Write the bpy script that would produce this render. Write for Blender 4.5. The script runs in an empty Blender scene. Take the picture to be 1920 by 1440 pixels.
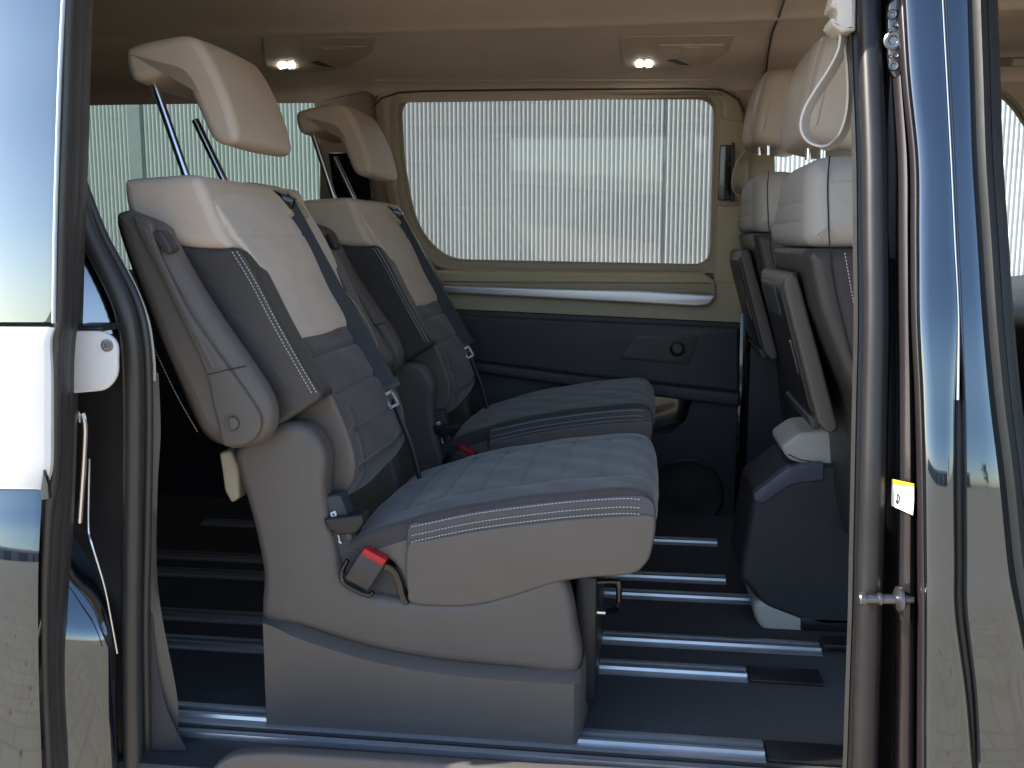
import bpy, bmesh, math, random
import numpy as np
from mathutils import Vector, Matrix
random.seed(7)
SC = bpy.context.scene
COL = SC.collection
R = math.radians

# ------------------------------------------------------------------ camera, sky, sun, exposure
YAW, PITCH, FPX, EYE = 7.8, 8.2, 1850.0, 0.80          # van floor is z = 0, the paving is z = -0.55
cam_d = bpy.data.cameras.new("camera")
cam_d.sensor_width = 36.0
cam_d.lens = 36.0 * FPX / 1920.0
cam_d.clip_start = 0.05
cam_d.clip_end = 600.0
cam_d.dof.use_dof = False
cam = bpy.data.objects.new("camera", cam_d)
cam.location = (0, 0, EYE)
cam.rotation_euler = (R(90 - PITCH), 0, R(YAW))
COL.objects.link(cam)
SC.camera = cam

SUN_AZ, SUN_EL = 14.0, 36.0                             # sun stands behind and to the left, raking along the van side
sx = math.cos(R(SUN_EL)) * math.cos(R(SUN_AZ))
sy = math.cos(R(SUN_EL)) * math.sin(R(SUN_AZ))
sz = math.sin(R(SUN_EL))
sun_d = bpy.data.lights.new("sun", 'SUN')
sun_d.energy = 4.6
sun_d.angle = R(0.5)
sun_d.color = (1.0, 0.93, 0.82)
sun = bpy.data.objects.new("sun", sun_d)
sun.rotation_euler = Vector((-sx, -sy, sz)).to_track_quat('Z', 'Y').to_euler()
sun.location = (-20, -6, 16)
COL.objects.link(sun)

W = bpy.data.worlds.new("World")
SC.world = W
W.use_nodes = True
nt = W.node_tree
nt.nodes.clear()
sky = nt.nodes.new('ShaderNodeTexSky')
sky.sky_type = 'NISHITA'
sky.sun_disc = False
sky.sun_elevation = R(SUN_EL)
sky.sun_rotation = math.atan2(-sx, -sy)
sky.air_density = 1.0
sky.dust_density = 0.6
bg = nt.nodes.new('ShaderNodeBackground')
bg.inputs['Strength'].default_value = 0.15
wo = nt.nodes.new('ShaderNodeOutputWorld')
nt.links.new(sky.outputs[0], bg.inputs[0])
nt.links.new(bg.outputs[0], wo.inputs[0])
SC.view_settings.view_transform = 'Standard'
SC.view_settings.look = 'None'
SC.view_settings.exposure = 1.25
SC.view_settings.gamma = 1.0
try:
    SC.cycles.max_bounces = 12
    SC.cycles.diffuse_bounces = 5
    SC.cycles.glossy_bounces = 5
    SC.cycles.transparent_max_bounces = 16
    SC.cycles.sample_clamp_indirect = 6.0
    SC.cycles.caustics_reflective = False
    SC.cycles.caustics_refractive = False
    SC.cycles.use_denoising = True
except Exception:
    pass

# ------------------------------------------------------------------ measuring helpers
_a, _b = R(YAW), R(PITCH)
_fw = Vector((-math.sin(_a) * math.cos(_b), math.cos(_a) * math.cos(_b), -math.sin(_b)))
_rt = Vector((math.cos(_a), math.sin(_a), 0))
_up = _rt.cross(_fw)


def P3(px, py, y):
    """world point seen at photo pixel px, py that lies at depth y"""
    d = _fw + _rt * ((px - 960) / FPX) + _up * ((720 - py) / FPX)
    q = d * (y / d.y)
    return Vector((q.x, q.y, q.z + EYE))


def X(px, py, y):
    p = P3(px, py, y)
    return (p.x, p.z)


def L(pts, y):
    return [X(p[0], p[1], y) for p in pts]


def fillet(pts, r, n=5):
    out = []
    N = len(pts)
    for i in range(N):
        p, a, c = Vector(pts[i]), Vector(pts[i - 1]), Vector(pts[(i + 1) % N])
        da, dc = (a - p), (c - p)
        ra = min(r, da.length * .48)
        rc = min(r, dc.length * .48)
        if ra < 1e-5 or rc < 1e-5:
            out.append(tuple(p)); continue
        s, e = p + da.normalized() * ra, p + dc.normalized() * rc
        for k in range(n + 1):
            t = k / n
            q = s * (1 - t) ** 2 + p * 2 * t * (1 - t) + e * t * t
            out.append(tuple(q))
    return out


def catmull(pts, n=8, closed=True):
    out = []
    N = len(pts)
    V = [Vector(p) for p in pts]
    rng = range(N) if closed else range(N - 1)
    for i in rng:
        if closed:
            p0, p1, p2, p3 = V[i - 1], V[i], V[(i + 1) % N], V[(i + 2) % N]
        else:
            p0, p1, p2, p3 = V[max(i - 1, 0)], V[i], V[i + 1], V[min(i + 2, N - 1)]
        for k in range(n):
            t = k / n
            out.append(0.5 * ((2 * p1) + (p2 - p0) * t + (2 * p0 - 5 * p1 + 4 * p2 - p3) * t * t + (3 * p1 - p0 - 3 * p2 + p3) * t ** 3))
    if not closed:
        out.append(V[-1])
    return out


def resample(pts, N):
    V = [Vector(p) for p in pts] + [Vector(pts[0])]
    seg = [(V[i + 1] - V[i]).length for i in range(len(V) - 1)]
    tot = sum(seg)
    out = []
    i, acc = 0, 0.0
    for k in range(N):
        s = tot * k / N
        while i < len(seg) - 1 and acc + seg[i] < s:
            acc += seg[i]; i += 1
        t = (s - acc) / max(seg[i], 1e-9)
        out.append(V[i].lerp(V[i + 1], min(max(t, 0), 1)))
    return out


def area(pts):
    return 0.5 * sum(pts[i - 1][0] * pts[i][1] - pts[i][0] * pts[i - 1][1] for i in range(len(pts)))


# ------------------------------------------------------------------ object helpers
ORG = {}


def put(name, me, mat, parent=None, label=None, kind=None, smooth=True, ang=35):
    """link a mesh given in world coordinates; it becomes a child of parent at the parent's origin"""
    o = bpy.data.objects.new(name, me)
    COL.objects.link(o)
    ms = mat if isinstance(mat, (list, tuple)) else [mat]
    for m in ms:
        me.materials.append(m)
    if parent is not None:
        org = ORG[parent.name]
        me.transform(Matrix.Translation(-org))
        o.parent = parent
        ORG[o.name] = org
    else:
        c = sum((v.co for v in me.vertices), Vector()) / max(1, len(me.vertices))
        zmin = min(v.co.z for v in me.vertices)
        org = Vector((c.x, c.y, zmin))
        me.transform(Matrix.Translation(-org))
        o.location = org
        ORG[o.name] = org
    if label:
        o['label'] = label
    if kind:
        o['kind'] = kind
    if smooth:
        me.polygons.foreach_set('use_smooth', [True] * len(me.polygons))
        try:
            me.set_sharp_from_angle(angle=R(ang))
        except Exception:
            pass
    me.update()
    return o


def empty(name, loc, label, cat, group=None):
    o = bpy.data.objects.new(name, None)
    COL.objects.link(o)
    o.location = loc
    o.empty_display_size = .1
    o['label'] = label
    o['category'] = cat
    if group:
        o['group'] = group
    ORG[o.name] = Vector(loc)
    return o


def copy_tree(o, parent=None):
    c = o.copy()
    COL.objects.link(c)
    if parent is not None:
        c.parent = parent
    for ch in [k for k in bpy.data.objects if k.parent == o]:
        copy_tree(ch, c)
    return c


def from_faces(verts, faces, midx=None):
    me = bpy.data.meshes.new("m")
    me.from_pydata([tuple(v) for v in verts], [], faces)
    if midx:
        me.polygons.foreach_set('material_index', midx)
    bm = bmesh.new(); bm.from_mesh(me)
    bmesh.ops.recalc_face_normals(bm, faces=bm.faces)
    bm.to_mesh(me); bm.free()
    return me


def plate_me(pts, y0, y1, bev=.003, holes=(), segs=3):
    """outline in x,z given real thickness from y0 to y1 with rounded edges"""
    cu = bpy.data.curves.new("c", 'CURVE')
    cu.dimensions = '2D'
    cu.fill_mode = 'BOTH'
    for loop in [pts] + list(holes):
        sp = cu.splines.new('POLY')
        sp.points.add(len(loop) - 1)
        for i, p in enumerate(loop):
            sp.points[i].co = (p[0], p[1], 0, 1)
        sp.use_cyclic_u = True
    h = abs(y1 - y0) / 2
    bev = min(bev, h * .98)
    cu.extrude = h - bev
    cu.bevel_depth = bev
    cu.bevel_resolution = segs
    cu.offset = -bev
    ob = bpy.data.objects.new("t", cu)
    me = bpy.data.meshes.new_from_object(ob)
    bpy.data.objects.remove(ob)
    ym = (y0 + y1) / 2
    for v in me.vertices:
        x, y, z = v.co
        v.co = (x, ym - z, y)
    bm = bmesh.new(); bm.from_mesh(me)
    bmesh.ops.remove_doubles(bm, verts=bm.verts, dist=1e-5)
    bmesh.ops.recalc_face_normals(bm, faces=bm.faces)
    bm.to_mesh(me); bm.free()
    me.materials.clear()
    return me


def plate(name, pts, y0, y1, mat, parent, bev=.003, holes=(), label=None, kind=None, segs=3):
    return put(name, plate_me(pts, y0, y1, bev, holes, segs), mat, parent, label, kind)


def merge(*mes):
    bm = bmesh.new()
    for me in mes:
        bm.from_mesh(me)
    out = bpy.data.meshes.new("m")
    bm.to_mesh(out); bm.free()
    return out


def box_me(x0, x1, y0, y1, z0, z1, bev=0.0, seg=2):
    bm = bmesh.new()
    bmesh.ops.create_cube(bm, size=1)
    for v in bm.verts:
        v.co = ((x0 + x1) / 2 + v.co.x * (x1 - x0), (y0 + y1) / 2 + v.co.y * (y1 - y0), (z0 + z1) / 2 + v.co.z * (z1 - z0))
    if bev:
        bmesh.ops.bevel(bm, geom=bm.edges[:], offset=bev, segments=seg, affect='EDGES', profile=.5)
    me = bpy.data.meshes.new("m"); bm.to_mesh(me); bm.free()
    return me


def obox_me(c, ax, ay, az, bev=0.0):
    """box with centre c and half-axes ax, ay, az"""
    me = box_me(-1, 1, -1, 1, -1, 1)
    for v in me.vertices:
        v.co = c + ax * v.co.x + ay * v.co.y + az * v.co.z
    if bev:
        bm = bmesh.new(); bm.from_mesh(me)
        bmesh.ops.bevel(bm, geom=bm.edges[:], offset=bev, segments=2, affect='EDGES', profile=.5)
        bm.to_mesh(me); bm.free()
    return me


def tube_me(path, rad, n=12, closed=False, flat=None):
    """tube along 3D points; flat=(a,b) gives an elliptic section"""
    P = [Vector(p) for p in path]
    N = len(P)
    verts, faces = [], []
    up = Vector((0, 1, 0))
    for i in range(N):
        if closed:
            t = (P[(i + 1) % N] - P[i - 1]).normalized()
        else:
            t = (P[min(i + 1, N - 1)] - P[max(i - 1, 0)]).normalized()
        s = t.cross(up)
        if s.length < 1e-3:
            s = t.cross(Vector((1, 0, 0)))
        s.normalize()
        w = s.cross(t).normalized()
        r = rad[i] if isinstance(rad, (list, tuple)) else rad
        for k in range(n):
            a = 2 * math.pi * k / n
            ra, rb = (r, r) if flat is None else flat
            verts.append(P[i] + s * (ra * math.cos(a)) + w * (rb * math.sin(a)))
    M = N if closed else N - 1
    for i in range(M):
        for k in range(n):
            j = (i + 1) % N
            faces.append((i * n + k, i * n + (k + 1) % n, j * n + (k + 1) % n, j * n + k))
    if not closed:
        faces.append(tuple(range(n)))
        faces.append(tuple((N - 1) * n + k for k in range(n)))
    return from_faces(verts, faces)


def lathe_me(c, axis, prof, n=28):
    """prof: list of (along, radius) from the point c along axis"""
    axis = Vector(axis).normalized()
    s = axis.cross(Vector((0, 0, 1)))
    if s.length < 1e-3:
        s = axis.cross(Vector((1, 0, 0)))
    s.normalize(); w = axis.cross(s)
    verts, faces = [], []
    for h, r in prof:
        for k in range(n):
            a = 2 * math.pi * k / n
            verts.append(Vector(c) + axis * h + s * (r * math.cos(a)) + w * (r * math.sin(a)))
    for i in range(len(prof) - 1):
        for k in range(n):
            faces.append((i * n + k, i * n + (k + 1) % n, (i + 1) * n + (k + 1) % n, (i + 1) * n + k))
    faces.append(tuple(range(n))); faces.append(tuple((len(prof) - 1) * n + k for k in range(n)))
    return from_faces(verts, faces)


def soft_me(prof, y0, y1, r=.015, disp=None, matf=None, N=160, S=22, shift=None, widthf=None):
    """upholstered body: the side outline prof (x,z) carried across from y0 to y1, ends rounded by r,
    disp(x, z, t) pushes the skin outwards, matf picks the cover, shift(t) moves a section"""
    prof = list(prof)
    if area(prof) < 0:
        prof = prof[::-1]
    Q = resample(prof, N)
    nrm = []
    for i in range(N):
        t = (Q[(i + 2) % N] - Q[i - 2]).normalized()
        nrm.append(Vector((t.y, -t.x)))
    st = []
    K = 5
    for k in range(K):
        a = math.pi / 2 * k / K
        st.append((r * (1 - math.cos(a)), r * (1 - math.sin(a))))
    W_ = y1 - y0
    mid = [(r + (W_ - 2 * r) * k / S, 0.0) for k in range(S + 1)]
    full = st + mid + [(W_ - d, i) for d, i in reversed(st)]
    verts, faces, mi = [], [], []
    for d, ins in full:
        t = d / W_
        ox, oz = shift(t) if shift else (0, 0)
        for i in range(N):
            off = -ins
            if disp:
                off += disp(Q[i].x, Q[i].y, t)
            p = Q[i] + nrm[i] * off
            verts.append((p.x + ox, y0 + d, p.y + oz))
    M = len(full)
    wsc = [widthf(q.y) if widthf else 1.0 for q in Q]
    ym_ = (y0 + y1) / 2
    # where rounding the ends would fold the outline over itself, trim the fold
    Qa = np.array([(q.x, q.y) for q in Q])
    Qd = np.roll(Qa, -1, 0) - Qa
    QL = np.maximum((Qd ** 2).sum(1), 1e-12)
    for j in range(M):
        ins = full[j][1]
        if ins <= 1e-4:
            continue
        ring = np.array([(verts[j * N + i][0], verts[j * N + i][2]) for i in range(N)])
        base = np.array([(Q[i].x, Q[i].y) for i in range(N)]) if not disp else np.array([(Q[i] + nrm[i] * disp(Q[i].x, Q[i].y, full[j][0] / W_))[:] for i in range(N)])
        bd = np.roll(base, -1, 0) - base
        bl = np.maximum((bd ** 2).sum(1), 1e-12)
        rel = ring[:, None, :] - base[None, :, :]
        tt = np.clip((rel * bd[None]).sum(2) / bl[None], 0, 1)
        dist = np.sqrt(((rel - tt[..., None] * bd[None]) ** 2).sum(2)).min(1)
        ok = dist >= ins * .93
        if ok.sum() < 8:
            continue
        idx = [i for i in range(N) if ok[i]]
        for a, b in zip(idx, idx[1:] + [idx[0] + N]):
            for k in range(a + 1, b):
                f = (k - a) / (b - a)
                ring[k % N] = ring[a % N] * (1 - f) + ring[b % N] * f
        for i in range(N):
            verts[j * N + i] = (ring[i][0], verts[j * N + i][1], ring[i][1])
    if widthf:
        verts = [(v[0], ym_ + (v[1] - ym_) * wsc[k % N], v[2]) for k, v in enumerate(verts)]
    for j in range(M - 1):
        for i in range(N):
            faces.append((j * N + i, j * N + (i + 1) % N, (j + 1) * N + (i + 1) % N, (j + 1) * N + i))
            mi.append(matf(Q[i].x, Q[i].y, full[j][0] / W_) if matf else 0)
    faces.append(tuple(range(N))); mi.append(matf(0, 0, -1) if matf else 0)
    faces.append(tuple((M - 1) * N + k for k in range(N))); mi.append(matf(0, 0, 2) if matf else 0)
    me = bpy.data.meshes.new("m")
    me.from_pydata(verts, [], faces)
    me.polygons.foreach_set('material_index', mi)
    bm = bmesh.new(); bm.from_mesh(me)
    bmesh.ops.recalc_face_normals(bm, faces=bm.faces)
    bm.to_mesh(me); bm.free()
    return me


def soft(name, prof, y0, y1, mat, parent, label=None, **k):
    o = put(name, soft_me(prof, y0, y1, **k), mat, parent, label, ang=50)
    me = o.data
    caps = set()
    for p in me.polygons:
        if len(p.vertices) > 8:
            p.use_smooth = False
            for k2 in p.edge_keys:
                caps.add(tuple(sorted(k2)))
    for e in me.edges:
        if tuple(sorted(e.vertices)) in caps:
            e.use_edge_sharp = True
    bm = bmesh.new(); bm.from_mesh(me)
    bmesh.ops.triangulate(bm, faces=[f for f in bm.faces if len(f.verts) > 8], ngon_method='BEAUTY')
    bm.to_mesh(me); bm.free()
    return o


def stitches(name, path, mat, parent, dash=.0034, gap=.0022, w=.0007, out=Vector((0, -1, 0))):
    """a row of short thread stitches along a path, one part"""
    P = [Vector(p) for p in path]
    seg = [(P[i + 1] - P[i]).length for i in range(len(P) - 1)]
    tot = sum(seg)

    def at(s):
        acc = 0
        for i, l in enumerate(seg):
            if acc + l >= s:
                return P[i].lerp(P[i + 1], (s - acc) / max(l, 1e-9)), (P[i + 1] - P[i]).normalized()
            acc += l
        return P[-1], (P[-1] - P[-2]).normalized()
    verts, faces = [], []
    s = 0
    while s + dash < tot:
        c, t = at(s + dash / 2)
        sd = t.cross(out).normalized()
        b = len(verts)
        for a in (-1, 1):
            for q, h in ((-1, 0), (0, 1), (1, 0)):
                verts.append(c + t * (a * dash / 2) + sd * (q * w) + out * (h * w * .9))
        faces += [(b, b + 1, b + 4, b + 3), (b + 1, b + 2, b + 5, b + 4), (b, b + 2, b + 1), (b + 3, b + 4, b + 5)]
        s += dash + gap
    return put(name, from_faces(verts, faces), mat, parent, kind='stuff', smooth=False)


def grid_me(rows, sub=6, thick=0.0):
    """surface through rows of 3D points (smooth along the rows' direction)"""
    cols = list(zip(*rows))
    cc = [catmull(c, sub, closed=False) for c in cols]
    n = len(cc[0]); m = len(cc)
    verts = [cc[j][i] for i in range(n) for j in range(m)]
    faces = [(i * m + j, i * m + j + 1, (i + 1) * m + j + 1, (i + 1) * m + j) for i in range(n - 1) for j in range(m - 1)]
    me = bpy.data.meshes.new("m")
    me.from_pydata([tuple(v) for v in verts], [], faces)
    if thick:
        bm = bmesh.new(); bm.from_mesh(me)
        g = bmesh.ops.solidify(bm, geom=bm.faces[:], thickness=thick)
        bmesh.ops.recalc_face_normals(bm, faces=bm.faces)
        bm.to_mesh(me); bm.free()
    return me


# ------------------------------------------------------------------ materials
def mat(name, col, rough=.5, metal=0.0, coat=0.0, coat_r=.03, var=.06, vscale=9.0, bump=0.0, bscale=900.0,
        bdist=.0006, sheen=0.0, spec=.5, speck=None, wear=0.0, crease=0.0, cscale=26.0):
    m = bpy.data.materials.new(name)
    m.use_nodes = True
    nt = m.node_tree
    b = nt.nodes['Principled BSDF']
    b.inputs['Roughness'].default_value = rough
    b.inputs['Metallic'].default_value = metal
    b.inputs['Coat Weight'].default_value = coat
    b.inputs['Coat Roughness'].default_value = coat_r
    b.inputs['Specular IOR Level'].default_value = spec
    if sheen:
        b.inputs['Sheen Weight'].default_value = sheen
        b.inputs['Sheen Roughness'].default_value = .45
    tc = nt.nodes.new('ShaderNodeTexCoord')
    nz = nt.nodes.new('ShaderNodeTexNoise')
    nz.inputs['Scale'].default_value = vscale
    nz.inputs['Detail'].default_value = 6
    nz.inputs['Roughness'].default_value = .6
    nt.links.new(tc.outputs['Object'], nz.inputs['Vector'])
    rp = nt.nodes.new('ShaderNodeValToRGB')
    c = Vector(col)
    rp.color_ramp.elements[0].position = .3
    rp.color_ramp.elements[1].position = .7
    rp.color_ramp.elements[0].color = (*(c * (1 - var)), 1)
    rp.color_ramp.elements[1].color = (*(c * (1 + var)), 1)
    nt.links.new(nz.outputs['Fac'], rp.inputs['Fac'])
    last = rp.outputs['Color']
    if speck:
        n2 = nt.nodes.new('ShaderNodeTexVoronoi')
        n2.inputs['Scale'].default_value = speck[1]
        nt.links.new(tc.outputs['Object'], n2.inputs['Vector'])
        r2 = nt.nodes.new('ShaderNodeMath'); r2.operation = 'LESS_THAN'
        r2.inputs[1].default_value = speck[2]
        nt.links.new(n2.outputs['Distance'], r2.inputs[0])
        mx = nt.nodes.new('ShaderNodeMix'); mx.data_type = 'RGBA'
        nt.links.new(r2.outputs[0], mx.inputs['Factor'])
        nt.links.new(last, mx.inputs['A'])
        mx.inputs['B'].default_value = (*speck[0], 1)
        last = mx.outputs['Result']
    nt.links.new(last, b.inputs['Base Color'])
    if wear:
        n3 = nt.nodes.new('ShaderNodeTexNoise')
        n3.inputs['Scale'].default_value = 22
        n3.inputs['Detail'].default_value = 8
        nt.links.new(tc.outputs['Object'], n3.inputs['Vector'])
        mr = nt.nodes.new('ShaderNodeMapRange')
        mr.inputs['To Min'].default_value = max(rough - wear, .02)
        mr.inputs['To Max'].default_value = rough + wear
        nt.links.new(n3.outputs['Fac'], mr.inputs['Value'])
        nt.links.new(mr.outputs[0], b.inputs['Roughness'])
    if bump:
        n4 = nt.nodes.new('ShaderNodeTexNoise')
        n4.inputs['Scale'].default_value = bscale
        n4.inputs['Detail'].default_value = 3
        nt.links.new(tc.outputs['Object'], n4.inputs['Vector'])
        bp = nt.nodes.new('ShaderNodeBump')
        bp.inputs['Strength'].default_value = bump
        bp.inputs['Distance'].default_value = bdist
        nt.links.new(n4.outputs['Fac'], bp.inputs['Height'])
        nt.links.new(bp.outputs[0], b.inputs['Normal'])
        if crease:
            mp = nt.nodes.new('ShaderNodeMapping')
            mp.inputs['Scale'].default_value = (1.0, .55, 1.3)
            nt.links.new(tc.outputs['Object'], mp.inputs['Vector'])
            n5 = nt.nodes.new('ShaderNodeTexNoise')
            n5.inputs['Scale'].default_value = cscale
            n5.inputs['Detail'].default_value = 4
            n5.inputs['Distortion'].default_value = .8
            nt.links.new(mp.outputs[0], n5.inputs['Vector'])
            b2 = nt.nodes.new('ShaderNodeBump')
            b2.inputs['Strength'].default_value = 1.0
            b2.inputs['Distance'].default_value = crease
            nt.links.new(n5.outputs['Fac'], b2.inputs['Height'])
            nt.links.new(bp.outputs[0], b2.inputs['Normal'])
            nt.links.new(b2.outputs[0], b.inputs['Normal'])
    return m


def glass(name, tint, refl=.08, rough=.0, ior=1.5, boost=1.0):
    m = bpy.data.materials.new(name)
    m.use_nodes = True
    nt = m.node_tree
    nt.nodes.clear()
    o = nt.nodes.new('ShaderNodeOutputMaterial')
    tr = nt.nodes.new('ShaderNodeBsdfTransparent')
    tr.inputs[0].default_value = (*[math.sqrt(c) for c in tint], 1)
    gl = nt.nodes.new('ShaderNodeBsdfGlossy')
    gl.inputs['Roughness'].default_value = rough
    fr = nt.nodes.new('ShaderNodeFresnel')
    fr.inputs['IOR'].default_value = ior
    mu = nt.nodes.new('ShaderNodeMath'); mu.operation = 'MULTIPLY'
    mu.inputs[1].default_value = boost
    mu.use_clamp = True
    mx = nt.nodes.new('ShaderNodeMixShader')
    nt.links.new(fr.outputs[0], mu.inputs[0])
    nt.links.new(mu.outputs[0], mx.inputs[0])
    nt.links.new(tr.outputs[0], mx.inputs[1])
    nt.links.new(gl.outputs[0], mx.inputs[2])
    nt.links.new(mx.outputs[0], o.inputs[0])
    return m


def emit(name, col, s):
    m = bpy.data.materials.new(name)
    m.use_nodes = True
    nt = m.node_tree
    b = nt.nodes['Principled BSDF']
    b.inputs['Emission Color'].default_value = (*col, 1)
    b.inputs['Emission Strength'].default_value = s
    b.inputs['Base Color'].default_value = (.8, .8, .8, 1)
    return m


M = dict(
    taupe=mat('taupe_plastic', (.112, .099, .091), .46, var=.03, bump=.25, bscale=1300, wear=.06),
    taupe_leather=mat('taupe_leather', (.122, .105, .095), .48, var=.05, bump=.35, bscale=650, wear=.07, crease=.0011),
    dark_leather=mat('dark_leather', (.055, .050, .050), .46, var=.06, bump=.4, bscale=650, wear=.07, crease=.0012),
    band_leather=mat('blue_grey_leather', (.072, .074, .086), .40, var=.05, bump=.35, bscale=650, wear=.07, crease=.0010),
    beige_leather=mat('beige_leather', (.62, .52, .43), .5, var=.04, bump=.3, bscale=650, wear=.06, crease=.0016),
    suede=mat('beige_suede', (.64, .54, .455), .85, var=.07, vscale=16, bump=.5, bscale=420, sheen=.25, crease=.0014),
    grey_suede=mat('dark_grey_suede', (.054, .050, .051), .88, var=.12, vscale=14, bump=.5, bscale=420, sheen=.35, crease=.0014),
    head=mat('headrest_leather', (.54, .44, .355), .45, var=.04, bump=.3, bscale=650, wear=.06, crease=.0011),
    chrome=mat('chrome', (.85, .85, .87), .22, metal=1, var=.02),
    alu=mat('brushed_aluminium', (.60, .63, .68), .34, metal=.8, var=.05, vscale=30, wear=.08),
    silver=mat('silver_trim', (.62, .65, .70), .35, metal=.6, var=.03),
    carpet=mat('dark_carpet', (.029, .0275, .029), .95, var=.45, vscale=260, bump=1.0, bscale=800, bdist=.002, sheen=.15, speck=((.09, .09, .09), 95, .10)),
    navy_trim=mat('dark_door_trim', (.040, .042, .050), .55, var=.05, bump=.3, bscale=900),
    black=mat('black_plastic', (.018, .018, .020), .42, var=.08, wear=.08),
    gloss_black=mat('gloss_black', (.006, .006, .007), .12, coat=.6, var=.05),
    rubber=mat('black_rubber', (.040, .039, .040), .40, var=.10, vscale=20, wear=.10, spec=.6),
    pillar_rubber=mat('pillar_rubber', (.018, .018, .020), .36, var=.10, vscale=20, wear=.10, spec=.4),
    frame_rubber=mat('frame_rubber', (.014, .016, .019), .5, var=.10, vscale=20, wear=.10, spec=.3),
    trim=mat('beige_wall_trim', (.40, .35, .262), .6, var=.04, bump=.25, bscale=1100),
    headliner=mat('beige_headliner', (.72, .625, .53), .95, var=.05, vscale=5, bump=.5, bscale=900, crease=.0016),
    sill=mat('sill_trim', (.46, .41, .28), .55, var=.04, bump=.2, bscale=1100),
    cream=mat('cream_plastic', (.55, .53, .48), .5, var=.03),
    strap=mat('cream_webbing', (.60, .56, .51), .6, var=.05, bump=.5, bscale=700),
    belt=mat('navy_seat_belt', (.022, .027, .035), .55, var=.08, vscale=50, bump=.5, bscale=1500),
    thread=mat('white_thread', (.62, .60, .57), .8, var=.1),
    red=mat('red_plastic', (.50, .018, .022), .4, var=.05),
    metal_dark=mat('dark_steel', (.17, .17, .18), .3, metal=.9, var=.08, wear=.1),
    white_paint=mat('white_paint', (.78, .78, .79), .30, coat=.7, var=.02),
    white_plain=mat('white_metal', (.70, .70, .70), .45, var=.03),
    paint=mat('dark_blue_paint', (.10, .124, .150), .05, metal=.95, coat=1.0, coat_r=.01, var=.03),
    paint_jamb=mat('purple_metallic_paint', (.042, .036, .040), .30, metal=.6, coat=.4, var=.06, speck=((.085, .07, .085), 520, .2)),
    paper=mat('sticker_paper', (.82, .82, .80), .5, var=.02),
    yellow=mat('sticker_yellow', (.80, .55, .03), .5, var=.02),
    ink=mat('sticker_ink', (.05, .05, .06), .5, var=.02),
    print_red=mat('print_red', (.55, .05, .04), .5, var=.02),
    wall=mat('white_corrugated_sheet', (.72, .74, .73), .5, var=.05, vscale=.8, wear=.05),
    wall_flash=mat('grey_flashing', (.42, .45, .45), .5, var=.05),
    g_clear=glass('window_glass', (.33, .345, .34), boost=1.3),
    g_green=glass('green_window_glass', (.30, .375, .34), boost=1.2),
    g_front=glass('front_window_glass', (.86, .92, .90), boost=1.0),
    g_door=glass('privacy_glass', (.02, .03, .035), ior=2.8, boost=1.9),
    lamp=emit('lit_lamp', (1.0, .95, .88), 22.0),
)
M['belt_cream'] = mat('belt_shoulder_trim', (.42, .37, .27), .55, var=.04)

# ------------------------------------------------------------------ ground
def paving_mat():
    m = bpy.data.materials.new('interlocking_paving')
    m.use_nodes = True
    nt = m.node_tree
    b = nt.nodes['Principled BSDF']
    b.inputs['Roughness'].default_value = .85
    tc = nt.nodes.new('ShaderNodeTexCoord')
    wv = nt.nodes.new('ShaderNodeTexNoise'); wv.inputs['Scale'].default_value = 7
    nt.links.new(tc.outputs['Object'], wv.inputs['Vector'])
    ad = nt.nodes.new('ShaderNodeVectorMath'); ad.operation = 'MULTIPLY_ADD'
    ad.inputs[1].default_value = (.035, .035, 0)
    nt.links.new(wv.outputs['Color'], ad.inputs[0])
    nt.links.new(tc.outputs['Object'], ad.inputs[2])
    br = nt.nodes.new('ShaderNodeTexBrick')
    br.inputs['Scale'].default_value = 1
    br.inputs['Brick Width'].default_value = .20
    br.inputs['Row Height'].default_value = .11
    br.inputs['Mortar Size'].default_value = .006
    br.inputs['Color1'].default_value = (.47, .385, .28, 1)
    br.inputs['Color2'].default_value = (.43, .35, .255, 1)
    br.inputs['Mortar'].default_value = (.36, .29, .215, 1)
    nt.links.new(ad.outputs[0], br.inputs['Vector'])
    nz = nt.nodes.new('ShaderNodeTexNoise'); nz.inputs['Scale'].default_value = 3; nz.inputs['Detail'].default_value = 9
    nt.links.new(tc.outputs['Object'], nz.inputs['Vector'])
    mx = nt.nodes.new('ShaderNodeMix'); mx.data_type = 'RGBA'; mx.blend_type = 'MULTIPLY'
    mx.inputs['Factor'].default_value = .3
    nt.links.new(br.outputs['Color'], mx.inputs['A'])
    nt.links.new(nz.outputs['Color'], mx.inputs['B'])
    vo = nt.nodes.new('ShaderNodeTexVoronoi'); vo.inputs['Scale'].default_value = 6.5
    nt.links.new(ad.outputs[0], vo.inputs['Vector'])
    lt = nt.nodes.new('ShaderNodeMath'); lt.operation = 'LESS_THAN'; lt.inputs[1].default_value = .13
    nt.links.new(vo.outputs['Distance'], lt.inputs[0])
    m2 = nt.nodes.new('ShaderNodeMix'); m2.data_type = 'RGBA'
    nt.links.new(lt.outputs[0], m2.inputs['Factor'])
    nt.links.new(mx.outputs['Result'], m2.inputs['A'])
    m2.inputs['B'].default_value = (.20, .15, .11, 1)
    nt.links.new(m2.outputs['Result'], b.inputs['Base Color'])
    return m


GZ = -0.55
put('ground', from_faces([(-150, -150, GZ), (150, -150, GZ), (150, 150, GZ), (-150, 150, GZ)], [(0, 1, 2, 3)]), paving_mat(), None, kind='structure')

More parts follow.
